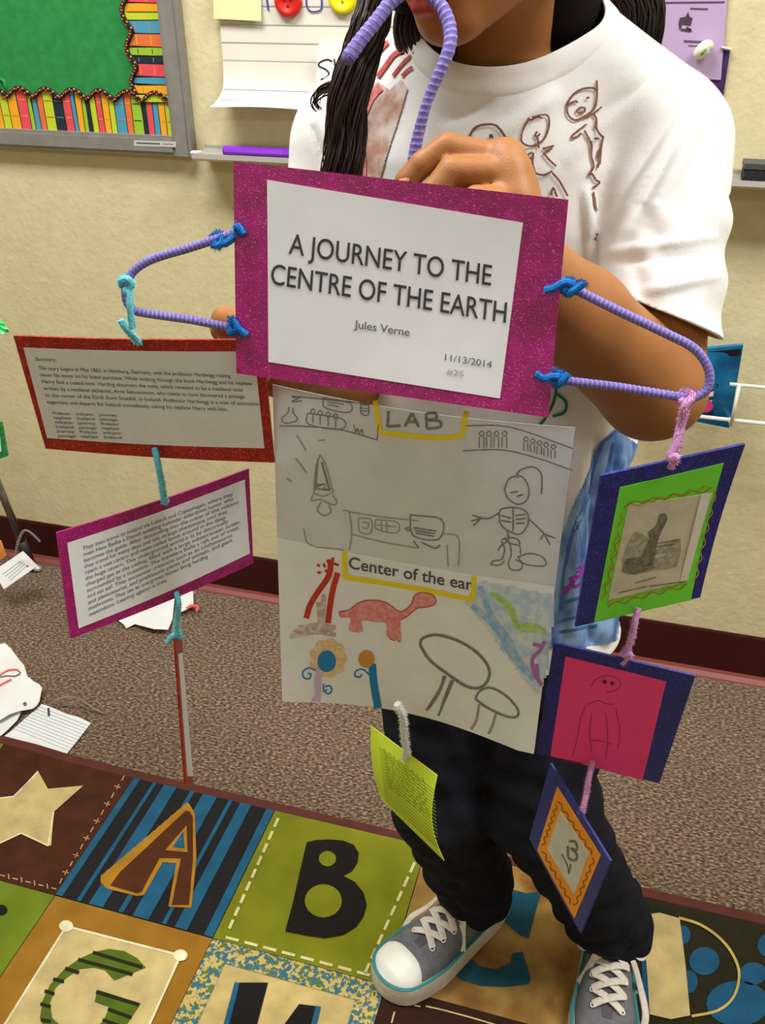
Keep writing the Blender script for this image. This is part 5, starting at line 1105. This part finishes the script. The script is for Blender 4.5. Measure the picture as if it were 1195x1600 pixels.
# ---------------------------------------------------------------- sneakers
def sneaker(label, heel, ang, mirror):
    L = .244; ca, sa = math.cos(ang), math.sin(ang)
    def W_(x, y, z): y = y*mirror; return np.array([heel[0]+x*ca-y*sa, heel[1]+x*sa+y*ca, z+.0095])
    kt = [0, .08, .2, .35, .5, .68, .8, .9, .96, 1.0]; kw = [.0, .026, .031, .031, .035, .043, .0435, .036, .024, 0]
    def hw(t):
        if t < .08: return .026*math.sqrt(max(0, 1-((.08-t)/.08)**2))
        if t > .86: return .0405*math.sqrt(max(0, 1-((t-.86)/.14)**2))
        return float(np.interp(t, [.08, .2, .35, .5, .68, .8, .86], [.026, .032, .0325, .036, .043, .0425, .0405]))
    cy_ = lambda t: .006*math.sin(PI*t)*(1 if t > 0 else 1)-.004*t
    def Hh(t):
        h = float(np.interp(t, [0, .1, .3, .38, .5, .62, .74, .86, .95, 1], [.062, .066, .068, .066, .055, .044, .034, .027, .020, .008])); return h
    z0 = .024
    def U(t, a, off=0):     # upper surface; a: 0 (one side) .. pi (other side)
        c_, s_ = math.cos(a), math.sin(a); w = hw(t)+off*.8; x = L*t+(off*.8 if t > .9 else 0)
        return W_(x, cy_(t)+w*math.copysign(abs(c_)**.75, c_), z0+(Hh(t)+off)*abs(s_)**.75)
    def top(x, y, off):     # point on the upper straight above local (x, y)
        t = x/L; w = hw(t); c_ = max(-.999, min(.999, (y-cy_(t))/w)); a = math.acos(math.copysign(abs(c_)**(1/.75), c_)); return U(t, a, off)
    ts = [0.0, .015, .04, .08]+[.12+.04*i for i in range(18)]+[.84, .87, .90, .93, .955, .975, .99, .999]; na = 22
    V = [U(t, PI*k/na) for t in ts for k in range(na+1)]; k1 = na+1
    Fq = [(i*k1+k, i*k1+k+1, (i+1)*k1+k+1, (i+1)*k1+k) for i in range(len(ts)-1) for k in range(na)]
    V += [W_(L*t, cy_(t), z0) for t in ts]
    m_can = mat('grey_canvas', (112, 112, 116), .9, (98, 98, 104), 90, bump=.0003, bscale=1500)
    up_ = obj('canvas_upper', V, Fq, m_can, person, True)
    # sole: foxing wall, tread, top ledge
    def ol(off, n=64):
        pts = []; tt = [0.5-0.5*math.cos(PI*i/n) for i in range(n+1)]
        for t in tt: pts.append((L*t+(t-.5)*2*off*(1 if t > .5 else 1), cy_(t)+hw(t)+off*math.sin(PI*t)**.35))
        for t in tt[::-1][1:-1]: pts.append((L*t+(t-.5)*2*off, cy_(t)-hw(t)-off*math.sin(PI*t)**.35))
        return pts
    def band(rows, mt, name, cap=True):
        vs = []; 
        for off, z in rows: vs += [W_(a, b_, z) for a, b_ in ol(off)]
        m_ = len(ol(0)); f = [(r*m_+i, r*m_+(i+1) % m_, (r+1)*m_+(i+1) % m_, (r+1)*m_+i) for r in range(len(rows)-1) for i in range(m_)]
        if cap: f += [tuple(range(m_)), tuple((len(rows)-1)*m_+i for i in range(m_))[::-1]]
        return obj(name, vs, f, mt, person, False)
    m_rub = mat('off_white_rubber', (214, 206, 194), .55, (200, 190, 176), 60)
    so = band([(.003, .0008), (.0058, .003), (.0062, .012), (.0060, .024), (.0050, .033), (.0035, .0355), (-.006, .0355)], m_rub, 'rubber_sole')
    band([(.0048, .0353), (.0050, .0360), (.0040, .0369), (.0022, .0371), (.0, .0366)], mat('teal_rubber', (36, 122, 124), .5), 'teal_stripe', False)
    # toe cap
    V = []; n1 = 16
    for i in range(n1+1):
        for k in range(na+1):
            a = PI*k/na; tb = .800+.05*(abs(math.cos(a))**2.2); t = tb+(.999-tb)*(1-(1-i/n1)**1.6); V.append(U(t, a, .0018 if i else .0002))
    obj('toe_cap', V, [(i*k1+k, i*k1+k+1, (i+1)*k1+k+1, (i+1)*k1+k) for i in range(n1) for k in range(na)], mat('white_rubber', (232, 230, 220), .4), person, True)
    # tongue strip between the eyelet rows
    V = []; xs = np.linspace(.085, .182, 12)
    for x_ in xs:
        w = .0135-.006*(x_-.085)/.083
        for y_ in np.linspace(-w, w, 6): V.append(top(x_, y_+cy_(x_/L), .0012))
    obj('tongue', V, [(i*6+k, i*6+k+1, (i+1)*6+k+1, (i+1)*6+k) for i in range(11) for k in range(5)], mat('tongue_canvas', (92, 84, 94), .9, (80, 72, 84), 90), person, True)
    # eyelets and laces
    m_lace = mat('cream_lace', (226, 216, 204), .85, (212, 200, 188), 200); m_eye = mat('white_eyelet', (236, 234, 230), .35)
    ex = [.170, .151, .132, .113, .094]; ey = [.0190, .0210, .0225, .0235, .0240]
    for i in range(5):
        for s_ in (-1, 1):
            b = MB(); c0 = top(ex[i], s_*ey[i]+cy_(ex[i]/L), .0016); ta = n3(top(ex[i]+.004, s_*ey[i]+cy_(ex[i]/L), .0016)-c0); tb = n3(top(ex[i], s_*(ey[i]+.003)+cy_(ex[i]/L), .0016)-c0)
            b.tube([c0+ta*.0033*math.cos(a)+tb*.0033*math.sin(a) for a in [2*PI*j/12 for j in range(13)]], .0011, 6); b.build('eyelet', m_eye, person, True)
    def lace(P, w=.0056, name='lace'):
        b = MB(); Q = catmull(P, 7)
        T_ = np.gradient(np.array(Q), axis=0); vs = []
        for c_, t_ in zip(Q, T_):
            s_ = n3(np.cross(t_, (0, 0, 1.0))+1e-9); u_ = n3(np.cross(s_, t_)); u_ = u_ if u_[2] > 0 else -u_
            for dx, dz in ((-w, 0), (-w*.8, .0009), (0, .0012), (w*.8, .0009), (w, 0), (0, -.0004)): vs.append(c_+s_*dx+u_*dz)
        m_ = 6; b.add(vs, [(i*m_+k, i*m_+(k+1) % m_, (i+1)*m_+(k+1) % m_, (i+1)*m_+k) for i in range(len(Q)-1) for k in range(m_)]); return b.build(name, m_lace, person, True)
    for i in range(4):
        for s_ in (-1, 1):
            a = (ex[i], s_*ey[i]); c_ = (ex[i+1]+.003, -s_*ey[i+1]*.55); e_ = (ex[i+1], -s_*(ey[i+1]-.001)); P = []
            for u in (0, .25, .5, .75, 1): P.append(top(a[0]+(e_[0]-a[0])*u, a[1]+(e_[1]-a[1])*u+cy_(a[0]/L), .0020+.0030*math.sin(PI*u)+(.0010 if s_ > 0 else 0)))
            lace(P)
    kx = .083; kc = top(kx, cy_(kx/L), .008)
    lace([top(ex[4], ey[4]+cy_(.35), .002), top(.086, .012, .005), kc, top(.086, -.012, .005), top(ex[4], -ey[4]+cy_(.35), .002)])
    f_ = lambda x_, y_, z_: W_(x_, y_, z_)
    zt_ = Hh(kx/L)+z0
    lace([kc, f_(.092, .022, zt_-.002), f_(.098, .040, zt_-.014), f_(.088, .047, zt_-.018), f_(.080, .030, zt_-.004), kc], .0056, 'lace_bow')
    lace([kc, f_(.090, -.020, zt_-.002), f_(.094, -.036, zt_-.012), f_(.082, -.040, zt_-.014), f_(.078, -.022, zt_-.002), kc], .0056, 'lace_bow')
    lace([kc, top(.098, -.020, .006), f_(.120, -.044, .040), f_(.145, -.052, .030), f_(.160, -.051, .016)], .0050, 'lace_end')
    lace([kc, top(.10, .018, .006), top(.115, .026, .004), f_(.128, .043, .034)], .0050, 'lace_end')
    b = MB(); c0 = W_(.118, -.0375, .034); b.ball(c0, .003, 8); b.build('vent_eyelet', m_eye, person, True)
sneaker('left', (-.076, .947), math.atan2(-.83, -.56), 1)
sneaker('right', (.100, .942), math.atan2(-1, .0), -1)

# ---------------------------------------------------------------- hair
m_hair = mat('hair_dark_brown', (30, 20, 18), .38, (52, 34, 26), 60, spec=.5, stretch=(6, 6, .6))
HRF = Field((-.36, .70, 1.15), (.05, 1.05, 1.52), .0035)
HRF.ell(hl(0, -.026, .034), (.088, .098, .090), .01, AX); HRF.cone(hl(0, -.07, 0), hl(.0, -.075, -.12), .06, .045, .02)
HRF.cone(hl(-.070, -.01, .03), hl(-.078, .012, -.07), .026, .022, .015); HRF.cone(hl(.070, -.02, .03), hl(.074, -.035, -.06), .024, .018, .015)
HRF.ell(hl(0, .085, -.03), (.062, .085, .100), .01, AX, True)
p_, q_ = HRF.mesh(2); npmesh('hair', p_, q_, mat('hair_cap', (22, 15, 14), .8, spec=.15), person)
hb = MB(); rnd = random.Random(11)
def strands(path, n_, rx, ry, r, wav, fr, taper=1.0, spread=0):
    P = catmull(path, 8); P = np.array(P); m_ = len(P); T_ = np.gradient(P, axis=0); side = np.array([n3(np.cross(t, (0, 1, 0))) for t in T_])
    for _ in range(n_):
        a, q = rnd.uniform(0, 2*PI), math.sqrt(rnd.random()); ox, oy = rx*q*math.cos(a), ry*q*math.sin(a); ph = rnd.uniform(-.9, .9); f_ = fr*rnd.uniform(.85, 1.15); e0 = int(m_*rnd.uniform(.82, 1))
        u = np.linspace(0, 1, m_); sc = (.75+.45*np.sin(PI*u))*(1+spread*u)
        Q = P+side*(ox*sc+wav*np.sin(f_*2*PI*u+ph)*(.3+.7*u))[:, None]+np.array([0, 1, 0])*(oy*sc+wav*.6*np.cos(f_*2*PI*u+ph))[:, None]
        rr = r*rnd.uniform(.6, 1.2)*(1-.6*u**2)
        if e0 > 3: hb.tube(Q[:e0], rr[:e0], 5)
H0 = hl(-.080, .005, .02)
pathL = [H0, at(586, -20, .80), at(577, 40, .785), at(560, 90, .777), at(547, 150, .770), at(539, 215, .764), at(532, 280, .760), at(524, 370, .760), at(518, 450, .765), at(512, 520, .77)]
strands(pathL, 330, .0128, .009, .0010, .0036, 3.6, spread=.10)
strands([hl(-.075, .02, .03), at(606, -30, .79), at(596, 15, .785), at(584, 50, .782), at(570, 95, .777), at(558, 140, .772), at(550, 190, .768)], 110, .008, .009, .0010, .003, 2.6)
strands([at(566, 100, .775), at(545, 128, .772), at(520, 134, .77), at(502, 146, .77), at(492, 162, .77), at(496, 176, .77)], 12, .004, .004, .0009, .003, 1.2)
strands([at(560, 110, .775), at(535, 170, .77), at(515, 230, .768), at(500, 290, .768)], 10, .008, .004, .0006, .006, 1.5)
strands([at(548, 150, .772), at(530, 220, .77), at(522, 300, .768)], 14, .010, .005, .0008, .006, 2.2)
strands([hl(-.05, -.05, -.02), at(660, 20, .86), at(672, 70, .85), at(686, 110, .855), at(690, 160, .88)], 260, .022, .012, .0012, .003, 1.5)
strands([hl(.06, -.07, .0), at(920, -60, .93), at(965, -20, .965), at(985, 20, .985), at(990, 70, 1.0), at(985, 160, 1.02), at(975, 300, 1.02)], 320, .024, .012, .0013, .004, 2.5)
strands([hl(.0, -.10, .0), np.array([-.13, 1.0, 1.25]), np.array([-.12, 1.015, 1.1]), np.array([-.12, 1.01, .95])], 300, .070, .010, .0016, .004, 2.5)
for s_ in (-1, 1):
    for k in range(300):
        f0_ = .9-1.75*(k/300); a0 = math.asin(max(-1, min(1, f0_))); pts = []; end = rnd.uniform(1.75, 2.25) if f0_ < .55 else rnd.uniform(1.2, 1.5)
        for i in range(9):
            th = .03+end*i/8; cf_ = math.cos(a0*(1-.35*i/8)); sf_ = math.sin(a0*(1-.35*i/8)) - .05*i/8; lift = 1.0+rnd.uniform(0, .012)
            pts.append(hl(s_*.0885*math.sin(th)*cf_*lift, -.026+.0985*sf_*lift, .034+.0905*math.cos(th)*cf_*lift))
        hb.tube(catmull(pts, 2), .0012, 4)
hb.build('hair_strands', m_hair, person, True, kind='stuff')

# ================================================================ things on the floor
m_idx = mat('index_card', (232, 232, 230), .75, (226, 226, 224), 20)
def sheet(name, label, cat_, poly, z=.002, mt=m_idx, lines=None, warp=.004, group=None, extra=None, n_sub=10):
    t = thing(name, label, cat_, fl(*np.mean(poly, 0)), group)
    P2 = [Vector((float(a), float(b_), 0)) for a, b_ in poly]; bm2 = bmesh.new(); vs = [bm2.verts.new(v) for v in P2]; bm2.faces.new(vs)
    bmesh.ops.triangulate(bm2, faces=bm2.faces[:]); 
    for _ in range(3): bmesh.ops.subdivide_edges(bm2, edges=[e for e in bm2.edges if e.calc_length() > 9], cuts=1, use_grid_fill=False); bmesh.ops.triangulate(bm2, faces=bm2.faces[:])
    rn = random.Random(len(label))
    zz = lambda x_, y_: z+warp*(.5+.5*math.sin(x_*.07+rn_)*math.cos(y_*.06+rn_*2))
    rn_ = rn.uniform(0, 6); f0 = lambda x_, y_, h: fl(x_, y_, zz(x_, y_)+h)
    vv = [f0(v.co.x, v.co.y, .0003) for v in bm2.verts]; vb = [f0(v.co.x, v.co.y, 0) for v in bm2.verts]; bm2.verts.index_update(); n0 = len(vv)
    F_ = [tuple(v.index for v in f.verts) for f in bm2.faces]; F2 = [tuple(n0+i for i in f[::-1]) for f in F_]
    F3 = [(e.verts[0].index, e.verts[1].index, n0+e.verts[1].index, n0+e.verts[0].index) for e in bm2.edges if e.is_boundary]
    obj('sheet', vv+vb, F_+F2+F3, mt, t, False); bm2.free()
    if lines:
        ink = Ink(f0)
        for a, b_ in lines: ink.line([a, b_], .9, .0012, 0, step=8)
        ink.build('ruled_lines', mat('rule_blue_grey', (176, 188, 204), .8), t, kind='stuff')
    return t, f0
q7 = lambda p: (p[0]/5.715, 960+p[1]/5.715)
def between(a0, a1, b0, b1, n_): return [((a0[0]+(a1[0]-a0[0])*k/n_, a0[1]+(a1[1]-a0[1])*k/n_), (b0[0]+(b1[0]-b0[0])*k/n_, b0[1]+(b1[1]-b0[1])*k/n_)) for k in range(1, n_)]
t, f0 = sheet('lined_index_card', 'white ruled index card on the carpet touching the brown rug corner', 'card', [q7(p) for p in ((372, 800), (450, 825), (600, 890), (690, 912), (812, 970), (690, 1130), (600, 1240), (550, 1300), (380, 1262), (250, 1225), (100, 1215), (-150, 1290), (-150, 1230), (100, 1040))],
    lines=between(q7((372, 800)), q7((100, 1040)), q7((812, 970)), q7((600, 1240)), 11))
ink = Ink(f0); ink.line([q7((432, 835)), q7((436, 905))], 3.4, .003); ink.build('punched_slot', mat('slot_dark', (70, 60, 58), .9), t)
t, f0 = sheet('crumpled_paper', 'crumpled white paper with red and grey pen curves, leftmost on the carpet', 'paper', [q7(p) for p in ((-140, 330), (0, 265), (45, 255), (95, 300), (160, 390), (215, 455), (245, 550), (300, 598), (350, 622), (376, 655), (345, 690), (335, 720), (352, 775), (325, 820), (285, 845), (180, 862), (90, 890), (0, 945), (-140, 1000))], .012, warp=.012)
ink = Ink(f0); ink.line([q7(p) for p in ((-20, 560), (30, 520), (90, 495), (160, 492))], 2.6, .002, 4); ink.line([q7(p) for p in ((-20, 645), (40, 610), (100, 580))], 3, .002, 4); ink.build('red_pen_curves', mat('pen_red', (226, 90, 84), .7), t)
ink = Ink(f0); ink.line([q7(p) for p in ((0, 560), (60, 548), (130, 550), (180, 525), (160, 500))], 1.8, .002, 4); ink.disc(q7((222, 798)), 3, .002); ink.build('grey_marks', m_txt2, t)
sheet('folded_paper', 'white paper tucked underneath the crumpled sheet with red curves', 'paper', [q7(p) for p in ((-120, 960), (0, 935), (100, 885), (195, 862), (150, 950), (60, 1040), (0, 1090), (-120, 1180))], .006, warp=.002)
q8 = lambda p: (60+p[0]/2.9875, 680+p[1]/2.9875)
t, f0 = sheet('white_paper', 'white sheet on the carpet partly hidden by the slanted magenta card', 'paper', [q8(p) for p in ((300, 820), (360, 855), (400, 885), (410, 902), (450, 882), (540, 905), (605, 908), (625, 860), (640, 720), (560, 700), (420, 720), (300, 760))], .006, warp=.012)
t, f0 = sheet('torn_paper', 'small white sheet with a red fleck beside the lowest aqua pipe cleaner', 'paper', [q8(p) for p in ((650, 740), (700, 715), (722, 730), (724, 790), (690, 815), (655, 830))], .012, warp=.006)
ink = Ink(f0); ink.line([q8(p) for p in ((690, 810), (715, 795), (745, 800), (735, 820))], 4, .002, 3); ink.build('red_fleck', mat('pen_red', (226, 90, 84), .7), t)
FP = lambda x_, y_, z_: fl(*q7((x_, y_)), z_)
cleaner('pipe_cleaner', 'grey pipe cleaner curving from the index card over the carpet', [FP(448, 812, .008), FP(480, 780, .016), FP(560, 748, .030), FP(650, 740, .034), FP(735, 768, .026), FP(830, 838, .014), FP(925, 885, .004)], mat('grey_chenille', (142, 134, 112), .95), .0026, None, seed=20)
# stand leg, its wire and the tag at the left edge
lg = thing('stand_leg', 'chrome stand leg with a dark foot on the carpet at the left edge', 'stand', fl(52, 888))
foot = fl(50, 886, .012); topp = at(-30, 690, 1.50); m_chr = mat('chrome', (150, 148, 146), .25, metal=.9)
b = MB(); b.tube([foot+(topp-foot)*.22, topp], .009, 14); b.build('chrome_tube', m_chr, lg, True)
b = MB(); b.tube([foot+(topp-foot)*.23, foot], [.013, .012], 14); b.build('black_sleeve', mat('black_rubber', (40, 34, 38), .5), lg, True)
b = MB(); b.ball(fl(58, 888, .010), .0095, 12, sc=(1.2, 1, .9)); b.build('bright_foot', mat('bright_metal', (225, 220, 215), .25, metal=.5), lg, True)
cleaner('pipe_cleaner', 'grey pipe cleaner hooked around the chrome stand leg', [at(24, 866, 1.44), at(29, 845, 1.43), at(38, 829, 1.425), at(50, 834, 1.43), at(62, 846, 1.44)], mat('grey_chenille2', (150, 142, 140), .95), .0030, None, seed=21)
tg, f0 = card('paper_tag', 'white paper tag leaning by the chrome stand leg at the left edge', 'tag', [(-10, 892), (36, 861), (59, 884), (6, 921)], [at(-10, 892, 1.42), at(36, 861, 1.47), at(59, 884, 1.45), at(6, 921, 1.40)])
f0.slab('sheet', m_idx, -.0004, .0004, parent=tg); ink = Ink(f0.P); ink.disc((43, 884), 1.6, .001); [ink.line([(0+k*4, 893+k*3.4), (30+k*3, 873+k*2.4)], .7, .001) for k in range(1, 5)]; ink.build('pen_marks', m_txt2, tg, kind='stuff')
tg, f0 = card('orange_paper_scrap', 'orange paper scrap at the left edge behind the white tag', 'paper', [(-12, 835), (2, 845), (10, 868), (-12, 885)], [at(-12, 835, 1.52), at(2, 845, 1.52), at(10, 868, 1.50), at(-12, 885, 1.50)])
f0.slab('sheet', mat('orange_scrap', (206, 130, 50), .7), -.0005, .0005, parent=tg)
tg, f0 = card('green_foil', 'green foil fringe at the left edge above the red card', 'decoration', [(-30, 490), (2, 500), (15, 517), (-30, 535)], [at(-30, 490, 1.30), at(2, 500, 1.31), at(15, 517, 1.29), at(-30, 535, 1.30)], lambda u, v: .006*math.sin(u*19)*math.cos(v*13))
f0.slab('foil', mat('green_foil', (60, 216, 110), .25, (150, 245, 180), 160, metal=.4), -.0005, .0005, parent=tg, n=18)
tg, f0 = card('green_edged_card', 'white card with a green glitter edge at the left margin below the red card', 'card', [(-40, 640), (4, 660), (13, 712), (-40, 730)], [at(-40, 640, 1.30), at(4, 660, 1.31), at(13, 712, 1.30), at(-40, 730, 1.30)], None, glitter('green_glitter', (24, 130, 62), (18, 108, 50), (90, 220, 130)))
f0.slab('sheet', m_wh, .001, .0016, [(-40, 656), (2, 672), (6, 702), (-40, 706)], tg)
